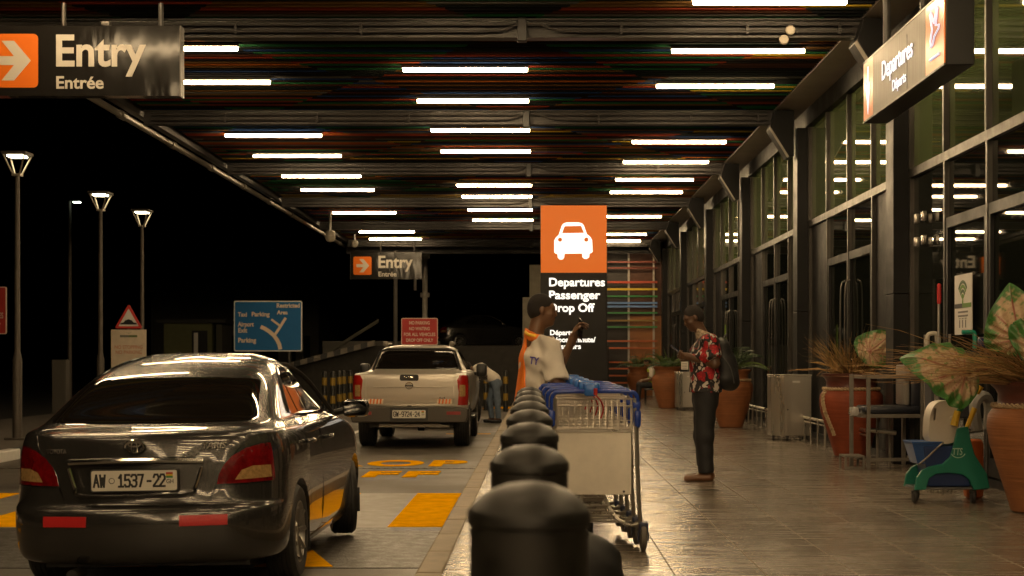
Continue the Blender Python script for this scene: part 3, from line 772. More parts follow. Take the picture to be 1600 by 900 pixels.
t = thing('thin_pole', 'thin dark pole standing behind the far entry sign', 'pole', (at(618, 560, 53.8).x, 53.8, 0))
MB().cyl((0, 0, 0), (0, 0, 5.1), .07, seg=10).build('shaft', M('pole_dark', (.09, .08, .07), .5), t)
# ------------------------------------------------------------------ hanging and standing signs
m, nt, b, L = node_mat('glossy_black_panel')
b.inputs['Base Color'].default_value = (.012, .011, .010, 1); b.inputs['Roughness'].default_value = .12; b.inputs['Specular IOR Level'].default_value = .28
tc = nt.nodes.new('ShaderNodeTexCoord'); mp = nt.nodes.new('ShaderNodeMapping'); mp.inputs['Scale'].default_value = (3.2, 1, .9)
n1 = nt.nodes.new('ShaderNodeTexNoise'); n1.inputs['Scale'].default_value = 1.3; n1.inputs['Detail'].default_value = 2
L(tc.outputs['Object'], mp.inputs[0]); L(mp.outputs[0], n1.inputs[0])
bp = nt.nodes.new('ShaderNodeBump'); bp.inputs['Strength'].default_value = .22; bp.inputs['Distance'].default_value = .05
L(n1.outputs[0], bp.inputs['Height']); L(bp.outputs[0], b.inputs['Normal'])
panel_gloss = m
letter_w = M('entry_lettering', (.48, .45, .40), .5, spec=.3)
arrow_p = [(-.36, .09), (.06, .09), (-.19, .40), (.06, .40), (.40, 0), (.06, -.40), (-.19, -.40), (.06, -.09), (-.36, -.09)]
def entry_sign(Y, x0, x1, ztop, zbot, sq, lb):
    W = x1-x0; H = ztop-zbot
    t = thing('entry_sign', lb, 'sign', (x0, Y, zbot), group='hanging entry signs')
    MB().bounds((0, 0, 0), (W, .16, H)).build('box', panel_gloss, t, smooth=0)
    for u0, u1 in ((W+.001, W+.012), (-.012, -.001)): MB().bounds((u0, -.004, -.004), (u1, .164, H+.004)).build('edge_trim', alu, t, smooth=0)
    a = sq; cx, cz = .02+a/2+.07, H*.5
    MB().prism(rrect(a, a, .05, 5, (cx, cz)), 'Y', -.006, -.001).build('arrow_panel', orange_sign, t, smooth=0)
    MB().prism([(cx+u*a*.92, cz+v*a*.92) for u, v in arrow_p], 'Y', -.011, -.0065).build('arrow', letter_w, t, smooth=0)
    s = H/.75
    text('Entry', .47*s, letter_w, t, (cx+a/2+.17*s, -.006, H*.43), fitw=.96*s, bold=.022)
    text('Entrée', .185*s, letter_w, t, (cx+a/2+.185*s, -.006, H*.105), fitw=.505*s, bold=.02)
    for x in (W*.42, W*.9): MB().cyl((x, .08, H), (x, .08, 5.22-zbot), .028, seg=10).build('hanger', steel if x > W*.6 else alu, t)
    MB().box((W*.63, .08, H+.03), (.09, .09, .06), bev=.01).build('clamp', alu, t)
    return t
entry_sign(16.3, -5.96, -3.80, 4.965, 4.22, .57, 'near black entry sign with orange arrow, cut off by the left edge')
entry_sign(49.2, -5.99, -3.72, 4.86, 4.00, .58, 'far black entry sign with orange arrow under the canopy end')

# Departures box sign, parallel to the facade
X, ya, yb, z0, z1 = 3.52, 16.6, 13.28, 3.97, 4.625
t = thing('departures_sign', 'long box sign for departures hanging in front of the glass facade', 'sign', (X, ya, z0)); Ls = ya-yb; H = z1-z0
MB().bounds((.012, -Ls, 0), (.26, 0, H)).build('case', M('sign_case', (.012, .012, .012), .35), t, bev=.008)
brass = M('brushed_bronze', (.032, .024, .015), .42, .3, spec=.2, rvar=.08, vscale=3, stretch=(1, 14, .5))
MB().bounds((0, -Ls*.80, .02), (.011, -Ls*.145, H-.02)).build('face', brass, t, smooth=0)
lit_o = M('sign_orange_lit', (.45, .11, .01), .28, emit=(1, .2, .01), estr=.18)
for a, c in ((.005, .143), (.802, .995)): MB().bounds((0, -Ls*c, .02), (.011, -Ls*a, H-.02)).build('orange_panel', lit_o, t, smooth=0)
MB().bounds((-.004, -Ls, 0), (.012, 0, .018)).bounds((-.004, -Ls, H-.018), (.012, 0, H)).build('frame', alu, t, smooth=0)
lit_w = M('sign_white_lit', (.7, .7, .72), .35, emit=(.72, .78, 1), estr=.75)
text('Departures', .27, lit_w, t, (-.004, -Ls*.27, H*.46), SIDE, fitw=1.28, bold=.012)
text('Départs', .15, lit_w, t, (-.004, -Ls*.41, H*.17), SIDE, fitw=.56, bold=.012)
MB().prism([(-Ls*(.074)+u*.6*.42, H*.5+v*.58) for u, v in ((-.09, .42), (-.09, .0), (-.35, .12), (-.35, .0), (0, -.46), (.35, .0), (.35, .12), (.09, .0), (.09, .42))], 'X', -.005, -.0005).build('arrow', lit_w, t, smooth=0)
def pl(u, v): return (-Ls*.9+u*.42, H*.56+v*.42)
plane = [(-.30, .42), (-.24, .46), (.02, .16), (.26, .44), (.34, .40), (.17, .05), (.30, -.16), (.27, -.3), (.13, -.27), (-.02, -.12), (-.36, -.02), (-.40, .04), (-.12, .08)]
loop = [Vector((-.006, *pl(u, v))) for u, v in plane]
MB().tube(loop, .009, 6, loop=True).tube([(-.006, *pl(-.4, -.56)), (-.006, *pl(.35, -.56))], .012, 6).build('plane_symbol', lit_w, t)
MB().bounds((-.003, -Ls*.592, .03), (-.0005, -Ls*.588, H-.1)).build('seam', black, t, smooth=0)
for yy in (-.55, -2.1): MB().cyl((.13, yy, H), (.13, yy, 5.49-z0), .04, seg=10).build('hanger', steel, t)

# drop-off totem
Y = 24.0; k = Y/F; a, b = at(844.5, 700, Y), at(948.5, 320.5, Y); w = b.x-a.x; H = b.z-SW
t = thing('dropoff_totem', 'tall lit totem with orange car panel above black departures text', 'sign', (a.x, Y, SW))
MB().bounds((0, .004, 0), (w, .22, H)).build('case', M('sign_case', (.012, .012, .012), .35), t, bev=.006)
zo = HC+(VY-426)*k-SW
lit_or = M('totem_orange', (.20, .05, .004), .4, emit=(1, .165, .003), estr=.52)
lit_ww = M('totem_white', (.8, .8, .8), .4, emit=(1, .97, .90), estr=1.15)
MB().bounds((.006, -.006, zo), (w-.006, .003, H-.006)).build('orange_panel', lit_or, t, smooth=0)
MB().bounds((.006, -.004, .02), (w-.006, .003, zo-.004)).build('black_panel', M('totem_black', (.006, .005, .0045), .35, spec=.2), t, smooth=0)
Q = lambda px, py: ((px-844.5)*k, HC+(VY-py)*k-SW)
cp = [(866, 394), (866, 376), (868, 372), (873, 367), (878, 352), (881, 349), (886, 347.5), (904, 347.5), (909, 349), (912, 352), (917, 366), (922, 370), (925, 375), (926, 393), (924, 395.5), (921, 396), (921, 395.8), (920.5, 402), (917, 404.5), (913, 404.5), (910, 402), (909.5, 396), (882, 396.5), (881.5, 402.5), (879, 405.5), (874.5, 405.5), (871.5, 402.5), (871, 396.5), (868, 396.5)]
MB().prism([Q(*p) for p in cp], 'Y', -.012, -.0065).build('car_symbol', lit_ww, t, smooth=0)
mb = MB().prism([Q(*p) for p in ((878, 364.5), (882, 353.5), (908, 353), (912.5, 364))], 'Y', -.016, -.0125)
for px in (875, 916): mb.prism([Q(px+3.4*math.cos(q), 374.5+3.4*math.sin(q)) for q in [2*math.pi*i/14 for i in range(14)]], 'Y', -.016, -.0125)
mb.build('car_symbol_window', lit_or, t, smooth=0)
def tt(s, px, py, wpx, size, bold=.022):
    q = Q(px, py); text(s, size*k*1.4, lit_ww, t, (q[0], -.008, q[1]), fitw=wpx*k, bold=bold)
tt('Departures', 857, 447, 87, 13); tt('Passenger', 857, 467, 80, 13); tt('Drop Off', 857, 487, 71, 13)
tt('Départs', 859, 523.5, 36, 8); tt('Dépose-minute/', 859, 534.5, 71, 8); tt('Passagers', 859, 545, 48, 8)
# ------------------------------------------------------------------ vehicles
paint_dark = M('paint_dark_grey', (.046, .043, .040), .25, .5, coat=1.0)
paint_silver = M('paint_beige_silver', (.52, .475, .41), .34, .45, coat=.6)
tint = M('tinted_glass', (.008, .0065, .005), .03, spec=.5)
tail_red = M('tail_light_red', (.15, .004, .005), .10, coat=1.0, var=.5, vscale=14, bump=.05, bscale=90)
tail_clear = M('tail_light_clear', (.36, .22, .085), .15, coat=1.0, var=.35, vscale=40)
plate_m = M('plate_white', (.66, .62, .54), .45)
ink = M('plate_ink', (.015, .014, .013), .5)
trim_b = M('trim_black', (.014, .013, .012), .45)

def loft_body(levels, rc, frc, nside=26, ncorner=7, nface=8, sub=1, taper=0, tlen=1.3):
    """Horizontal slices: (z, rear y, front y, half width, rear bow). rc / frc: corner radii (x, y) rear and front."""
    rings = []
    for lv in levels:
        z, yr, yf, W, bow = lv[:5]
        r0 = lv[5] if len(lv) > 5 else rc[0]; r1 = lv[6] if len(lv) > 6 else rc[1]
        rx, ry = min(r0, W*.7), min(r1, (yf-yr)*.3); fx, fy = min(frc[0], W*.7), min(frc[1], (yf-yr)*.3)
        half = []
        xe = W-rx
        for k in range(nface+1): x = xe*k/nface; half.append((x, yr+bow*(x/xe)**2))
        y1 = yr+bow
        for k in range(1, ncorner+1):
            t = math.pi/2*k/ncorner; half.append((xe+rx*math.sin(t), y1+ry*(1-math.cos(t))))
        xf = W-fx; fb = bow*1.6; ys, ye = y1+ry, yf-fb-fy
        for k in range(1, nside): half.append((W, ys+(ye-ys)*k/nside))
        for k in range(ncorner+1):
            t = math.pi/2*k/ncorner; half.append((xf+fx*math.cos(t), ye+fy*math.sin(t)))
        for k in range(nface-1, -1, -1): x = xf*k/nface; half.append((x, yf-fb*(x/xf)**2))
        ring = half+[(-x, y) for x, y in half[-2:0:-1]]
        tp = lambda y: 1-taper*max(0, 1-y/tlen)**2
        rings.append([(x*tp(y), y, z) for x, y in ring])
    me = MB(); me.rings(rings); mesh = me.mesh('body')
    o = bpy.data.objects.new('tmp', mesh); col.objects.link(o)
    s = o.modifiers.new('s', 'SUBSURF'); s.levels = sub; s.render_levels = sub
    low = bake(o, False)
    s.levels = s.render_levels = sub+1; q = o.modifiers.new('q', 'SMOOTH'); q.factor = .5; q.iterations = 4 if sub == 1 else 14
    HI[0] = bake(o); return low
HI = [None]
def renormal(me):
    """Give a cut panel the shading normals of the whole smooth body it was cut from."""
    src = bpy.data.objects.new('src', HI[0]); o = bpy.data.objects.new('dst', me); col.objects.link(src); col.objects.link(o)
    me.polygons.foreach_set('use_smooth', [True]*len(me.polygons)); me.set_sharp_from_angle(angle=R(40))
    d = o.modifiers.new('n', 'DATA_TRANSFER'); d.object = src; d.use_loop_data = True; d.data_types_loops = {'CUSTOM_NORMAL'}; d.loop_mapping = 'POLYINTERP_NEAREST'
    d.use_max_distance = True; d.max_distance = .014
    out = bake(o, False); bpy.data.objects.remove(o); bpy.data.objects.remove(src); return out
def panel(name, me, mat, parent): return obj(name, renormal(me), mat, parent, smooth=0)

def wheel(parent, x, y, r, wdt, side, spokes=10, steer=0, rim_r=.19):
    """A wheel at (x, y): a part with tyre and rim under it. side=+1: outer face towards +x."""
    w = bpy.data.objects.new('wheel', None); col.objects.link(w); w.parent = parent; w.location = (x, y, r); w.rotation_euler = (0, 0, steer)
    h = wdt/2; s = side
    prof = [(rim_r+.005, -h*.9), (r*.80, -h), (r*.93, -h*.98), (r*.985, -h*.78)]
    for k in range(5):
        g0 = -h*.62+k*h*.31; prof += [(r, g0-h*.10), (r, g0+h*.10), (r-.009, g0+h*.12), (r-.009, g0+h*.19)]
    prof = prof[:-2]+[(r*.985, h*.78), (r*.93, h*.98), (r*.80, h), (rim_r+.005, h*.9)]
    MB().lathe(prof, 40, axis='X', cap=False).build('tyre', rubber, w, smooth=30)
    m_ = MB().lathe([(rim_r+.006, s*h*.92), (rim_r-.006, s*h*.95), (rim_r-.02, s*h*.7), (rim_r-.03, -s*h*.6)], 36, axis='X', cap=False)
    m_.lathe([(.001, s*h*.72), (.045, s*h*.74), (.06, s*h*.6), (.06, s*h*.2)], 24, axis='X', cap=False)
    for k in range(spokes):
        a = 2*math.pi*k/spokes; ca, sa = math.cos(a), math.sin(a)
        m_.tube([(s*h*.62, ca*.05, sa*.05), (s*h*.74, ca*(rim_r*.6), sa*(rim_r*.6)), (s*h*.82, ca*(rim_r-.005), sa*(rim_r-.005))], [.022, .017, .024], 6)
    m_.build('rim', M('alloy', (.40, .38, .35), .3, .9), w)
    MB().lathe([(.001, s*h*.05), (rim_r-.03, s*h*.05)], 24, axis='X', cap=False).build('brake_disc', trim_b, w)
    return w

GL = {'A': [[(0, 0), (.5, 1), (1, 0)], [(.22, .36), (.78, .36)]], 'W': [[(0, 1), (.22, 0), (.5, .75), (.78, 0), (1, 1)]], 'G': [[(1, .8), (.8, 1), (.2, 1), (0, .8), (0, .2), (.2, 0), (.8, 0), (1, .2), (1, .5), (.6, .5)]],
      '1': [[(.15, .75), (.55, 1), (.55, 0)], [(.1, 0), (1, 0)]], '2': [[(0, .78), (.2, 1), (.8, 1), (1, .8), (1, .62), (0, .06), (0, 0), (1, 0)]], '3': [[(0, .85), (.2, 1), (.8, 1), (1, .82), (1, .66), (.8, .53), (.4, .53)], [(.8, .53), (1, .38), (1, .18), (.8, 0), (.2, 0), (0, .15)]],
      '4': [[(.78, 0), (.78, 1), (0, .3), (1, .3)]], '5': [[(.95, 1), (.08, 1), (.04, .55), (.75, .6), (1, .42), (1, .18), (.8, 0), (.2, 0), (0, .15)]], '7': [[(0, 1), (1, 1), (.4, 0)]],
      '9': [[(1, .58), (.8, .45), (.2, .45), (0, .6), (0, .84), (.2, 1), (.8, 1), (1, .84), (1, .25), (.75, 0), (.15, 0)]], '-': [[(.05, .45), (.95, .45)]]}
def stroke_text(s, x0, w, h, wd, parent):
    n = len(s); cw = w/n; mb = MB(); y = -.0012
    for i, ch in enumerate(s):
        ox, gw = x0+i*cw+cw*.12, cw*.76
        for st in GL[ch]:
            P_ = [Vector((ox+u*gw, 0, (v-.5)*h)) for u, v in st]
            for p, q in zip(P_, P_[1:]):
                d = (q-p).normalized()*wd*.42; nn = Vector((-d.z, 0, d.x)).normalized()*wd/2; p2, q2 = p-d, q+d; y -= .00002
                a, b, c, e = p2+nn, q2+nn, q2-nn, p2-nn
                mb.quad((a.x, y, a.z), (b.x, y, b.z), (c.x, y, c.z), (e.x, y, e.z))
    return mb.build('lettering', ink, parent, smooth=0)
def plate(parent, loc, w, h, txt, tiny, flag=True, rot=(R(90), 0, 0)):
    p = MB().prism(rrect(w, h, .012, 3), 'Y', 0, .006).build('number_plate', plate_m, parent, smooth=0); p.location = loc
    MB().prism(rrect(w+.016, h+.016, .014, 3), 'Y', .0062, .012).build('plate_holder', trim_b, p, smooth=0)
    for s, x0, ww in txt:
        if s == 'o': MB().tube([(x0+.016*math.cos(a), -.001, .0+.016*math.sin(a)) for a in [2*math.pi*i/16 for i in range(16)]], .0022, 4, loop=True).build('seal_ring', ink, p)
        else: stroke_text(s, x0, ww, h*.58, .0125, p)
    if flag:
        x1 = w/2-.045
        for i, c in enumerate(((.45, .02, .02), (.6, .4, .03), (.03, .2, .05))):
            MB().bounds((x1-.018, -.002, h*.40-.011*(i+1)), (x1+.022, -.0003, h*.40-.011*i)).build('flag_band', M('flag_'+str(i), c, .5), p, smooth=0)
        text('GH', h*.3, ink, p, (x1-.018, -.0015, -h*.15), fitw=.042, bold=.01, ext=.001)
        text(tiny, h*.13, ink, p, (x1-.008, -.0015, -h*.38), fitw=.02, ext=.001) if tiny else None
    return p

def sedan():
    t = thing('parked_car', 'dark grey four-door saloon waiting at the yellow crossing, seen from behind', 'car')
    L = [(.185, .20, 4.08, .74, .05), (.20, .10, 4.18, .80, .06), (.235, .03, 4.25, .832, .065), (.33, .008, 4.29, .842, .065), (.43, .0, 4.30, .847, .065), (.495, .006, 4.30, .849, .065), (.53, .020, 4.30, .849, .065), (.545, .060, 4.29, .849, .065),
         (.565, .080, 4.29, .848, .06), (.65, .090, 4.27, .847, .06), (.75, .096, 4.23, .845, .06), (.83, .102, 4.12, .840, .06), (.90, .110, 3.90, .830, .06), (.945, .122, 3.62, .816, .06), (.966, .145, 3.45, .806, .06, .32, .36), (.980, .20, 3.32, .795, .055, .30, .34),
         (.996, .30, 3.20, .775, .05, .26, .32), (1.014, .40, 3.12, .752, .045, .22, .30), (1.055, .50, 3.02, .728, .045, .18, .30), (1.13, .66, 2.86, .690, .045, .16, .30), (1.21, .84, 2.67, .652, .045, .15, .30), (1.29, 1.03, 2.50, .612, .045, .15, .30), (1.355, 1.22, 2.33, .565, .045, .16, .30), (1.405, 1.43, 2.20, .505, .045, .18, .3), (1.442, 1.63, 2.08, .415, .045), (1.462, 1.80, 1.99, .27, .03)]
    base = loft_body(L, (.36, .40), (.40, .55), taper=.055, sub=2)
    arch = MB()
    for yy in (.90, 3.45):
        for s in (-1, 1): arch.cyl((s*.50, yy, .305), (s*1.0, yy, .305), .338, seg=40)
    am = arch.mesh(); base = boolean(base, am, 'DIFFERENCE')
    lid = [(-.41, .550), (.41, .550), (.45, .60), (.50, .72), (.56, .83), (.61, .90), (.635, .97), (.64, 1.2), (-.64, 1.2), (-.635, .97), (-.61, .90), (-.56, .83), (-.50, .72), (-.45, .60)]
    bump = [(-.95, .1), (.95, .1), (.95, .672), (.458, .655), (.415, .545), (-.415, .545), (-.458, .655), (-.95, .672)]
    rd = smoothpoly([(1.20, .27), (1.79, .26), (1.80, .70), (1.80, .975), (1.40, .99), (1.14, 1.005), (1.09, .84), (1.20, .66), (1.285, .5), (1.245, .36)], 3)
    fd = smoothpoly([(1.815, .26), (2.92, .27), (2.985, .45), (2.98, .75), (2.93, .95), (2.4, .965), (1.815, .975), (1.815, .7)], 3)
    def carve(me, p): return boolean(me, p, 'DIFFERENCE')
    trunk = boolean(base, prism_mesh(lid, 'Y', -.2, .375), 'INTERSECT')
    bumper = boolean(base, prism_mesh(bump, 'Y', -.2, .53), 'INTERSECT')
    doors = []
    body = base
    body = carve(body, prism_mesh(grow(lid, .0055), 'Y', -.3, .379)); body = carve(body, prism_mesh(grow(bump, .004), 'Y', -.3, .533))
    for s in (-1, 1):
        for poly in (rd, fd):
            a, c = sorted((s*.62, s*1.0)); doors.append((s, poly is fd, boolean(base, prism_mesh(poly, 'X', a, c), 'INTERSECT')))
            a, c = sorted((s*.615, s*1.1)); body = carve(body, prism_mesh(grow(poly, .0055), 'X', a, c))
    panel('body', body, paint_dark, t)
    rec = [(-.335, .612), (.335, .612), (.36, .65), (.405, .792), (-.405, .792), (-.36, .65)]
    trunk = carve(trunk, prism_mesh(rec, 'Y', -.2, .128))
    tr = panel('boot_lid', trunk, paint_dark, t)
    bu = panel('bumper', bumper, paint_dark, t)
    infl = inflate(base, .0035); infl2 = inflate(base, .0065)
    rw = [(-.635, 1.036), (-.3, 1.026), (.3, 1.026), (.635, 1.036), (.63, 1.07), (.565, 1.262), (.545, 1.280), (.25, 1.296), (-.25, 1.296), (-.545, 1.280), (-.565, 1.262), (-.63, 1.07)]
    panel('rear_window', boolean(infl, prism_mesh(rw, 'Y', .3, 1.4), 'INTERSECT'), tint, t)
    sl = [(1.16, 1.052), (1.44, 1.026), (1.47, 1.285), (1.35, 1.20)]
    sr = [(1.475, 1.023), (1.765, 1.010), (1.785, 1.352), (1.62, 1.345), (1.505, 1.303)]
    sf = [(1.835, 1.006), (2.86, .990), (2.66, 1.16), (2.42, 1.298), (2.26, 1.348), (1.835, 1.354)]
    hood_door = {}
    for (s, isf, me) in doors:
        hood_door[(s, isf)] = panel('door', me, paint_dark, t)
    for s in (-1, 1):
        for poly, isf in ((sl, False), (sr, False), (sf, True)):
            a, c = sorted((s*.35, s*1.0)); me = boolean(infl, prism_mesh(poly, 'X', a, c), 'INTERSECT')
            panel('window' if poly is not sl else 'quarter_window', me, tint, hood_door[(s, isf)])
        lam = [(s*.472, .668), (s*.92, .674), (s*.92, .868), (s*.86, .892), (s*.79, .902), (s*.71, .896), (s*.63, .874), (s*.555, .828), (s*.508, .775), (s*.482, .720)]
        li = boolean(infl, prism_mesh(lam, 'Y', -.2, .36), 'INTERSECT'); lo_ = panel('tail_light', li, tail_red, t)
        cl = [(s*.575, .690), (s*.875, .698), (s*.875, .765), (s*.67, .768), (s*.61, .745)]
        panel('lens', boolean(infl2, prism_mesh(cl, 'Y', -.2, .33), 'INTERSECT'), tail_clear, lo_)
        # reflectors on the bumper
        rf = [(s*.275, .433), (s*.545, .433), (s*.545, .494), (s*.275, .494)]
        obj('reflector', boolean(infl2, prism_mesh(rf, 'Y', -.2, .2), 'INTERSECT'), M('reflector_red', (.50, .02, .02), .35), bu, smooth=0)
        # handles, mirror
        for isf, yy, zz in ((False, 1.24, .862), (True, 2.02, .852)):
            h = MB().tube(curve([(s*.842, yy-.09, zz), (s*.872, yy-.06, zz+.004), (s*.878, yy, zz+.006), (s*.872, yy+.06, zz+.004), (s*.842, yy+.09, zz)], 4), .014, 8)
            h.build('handle', chrome if False else M('handle_paint', (.10, .095, .09), .2, .6, coat=1), hood_door[(s, isf)])
        mb = MB().box((s*.965, 2.70, 1.03), (.20, .10, .135), bev=.04); mi = mb.build('mirror', paint_dark, t)
        MB().tube([(s*.80, 2.74, 1.0), (s*.90, 2.72, 1.02)], .025, 8).build('arm', trim_b, mi)
        MB().prism(rrect(.165, .10, .03, 4, (s*.968, 1.03)), 'Y', 2.644, 2.652).build('mirror_glass', M('mirror_glass', (.05, .05, .05), .03, 1), mi, smooth=0)
        # belt trim, sill, rain visor, mud flap
        pts = [(s*(.735), y, 1.008-.006*(y-1.15)) for y in np.linspace(1.12, 2.86, 14)]
        MB().tube(pts, .010, 6).build('belt_trim', M('trim_gloss', (.10, .09, .08), .25, .8), t)
        vis = [(s*(.728-.50*(z-1.05)-.5*max(0, z-1.28)), y, z) for y, z in ((1.13, 1.055), (1.28, 1.175), (1.42, 1.28), (1.55, 1.335), (1.75, 1.368), (2.0, 1.374), (2.28, 1.358), (2.5, 1.265), (2.74, 1.12), (2.9, 1.0))]
        MB().tube(curve(vis, 4), .017, 6, flat=.5).build('rain_visor', trim_b, t)
        MB().bounds((s*.80-.015, 1.25, .185), (s*.80+.022, 3.10, .255), bev=.012).build('sill', paint_dark, t)
        for yy in (1.245, 3.80):
            MB().box((s*.76, yy, .24), (.16, .012, .2), bev=.004).build('mud_flap', trim_b, t)
        for yy, st in ((.90, 0), (3.45, R(13))):
            wheel(t, s*.745, yy, .300, .19, s, spokes=9, steer=st)
    # chrome handle strip, recess frame, plate, badges
    g = MB().tube([(x, .082+.06*(x/.5)**2, .806+.012*(1-(x/.43)**2)) for x in np.linspace(-.40, .40, 19)], .019, 8, flat=.8, up=(0, 0, 1))
    g.build('chrome_strip', chrome, tr)
    fr = [(-.335, .607), (.335, .607)]
    g = MB().tube(curve([(-.392, .094, .775), (-.355, .086, .66), (-.32, .082, .615), (0, .078, .604), (.32, .082, .615), (.355, .086, .66), (.392, .094, .775)], 5), .011, 6)
    g.build('recess_frame', chrome, tr)
    plate(t, (.0, .070, .700), .505, .118, [('AW', -.242, .074), ('o', -.132, 0), ('1537', -.098, .156), ('-', .075, .028), ('22', .112, .074)], None)
    e = MB()
    def ell(cx, cz, a, c, r=.0075): e.tube([(cx+a*math.cos(q), .090+.010*((cx+a*math.cos(q))/.1)**2, cz+c*math.sin(q)) for q in [2*math.pi*i/28 for i in range(28)]], r, 6, loop=True)
    ell(0, .896, .056, .038, .0085); ell(0, .896, .018, .036); ell(0, .913, .036, .0135)
    e.build('emblem', chrome, tr)
    text('TOYOTA', .04, chrome, tr, (-.53, .122, .862), fitw=.125, bold=.01, ext=.003).rotation_euler = (R(90), 0, R(-9))
    text('YARIS', .052, chrome, tr, (.39, .104, .882), fitw=.14, bold=.01, ext=.003, shear=.25).rotation_euler = (R(90), 0, R(10))
    s_ = MB().tube(curve([(.275, .074, .838), (.29, .074, .858), (.30, .075, .838), (.31, .076, .855), (.322, .077, .838), (.34, .078, .851), (.355, .079, .838), (.37, .081, .858), (.385, .082, .841)], 4), .003, 5); s_.build('script_badge', chrome, tr)
    for x in (-.36,): MB().cyl((x, .20, .15), (x, .02, .15), .035, .035, 14).build('exhaust', trim_b, t)
    MB().bounds((-.62, .35, .16), (.62, 4.0, .30)).build('underbody', trim_b, t, smooth=0)
    # seams on the lid edge highlights: third brake light inside the rear window
    MB().box((.0, .62, 1.03), (.30, .05, .03), bev=.008).build('brake_light', tail_red, t)
    MB().box((-.18, 1.9, 1.463), (.03, .03, .012), bev=.004).build('aerial_base', trim_b, t)
    return t
car = sedan(); CAR_Z = .004
car.location = (-2.365, 8.97, 0.008); car.rotation_euler = (0, R(-.9), R(-.8))
# the same kind of car elsewhere, too dark or too hidden to show its plate
d1 = dup(car, (-2.18, 31.6, 0), 0, label='dark car ahead of the silver pickup, only its right side showing', skip=('number_plate',)); d1.rotation_euler = (0, 0, 0)
d2 = dup(car, (-17.6, 45.5, .0), R(75), label='dark car parked in the unlit car park behind the left lantern posts', skip=('number_plate',)); d2.rotation_euler = (0, 0, R(75))
d3 = dup(car, (-4.3, 63.0, at(0, 540, 47).z), R(-70), label='dim car parked up on the ramp behind the red no parking board', skip=('number_plate',)); d3.rotation_euler = (0, 0, R(-70))

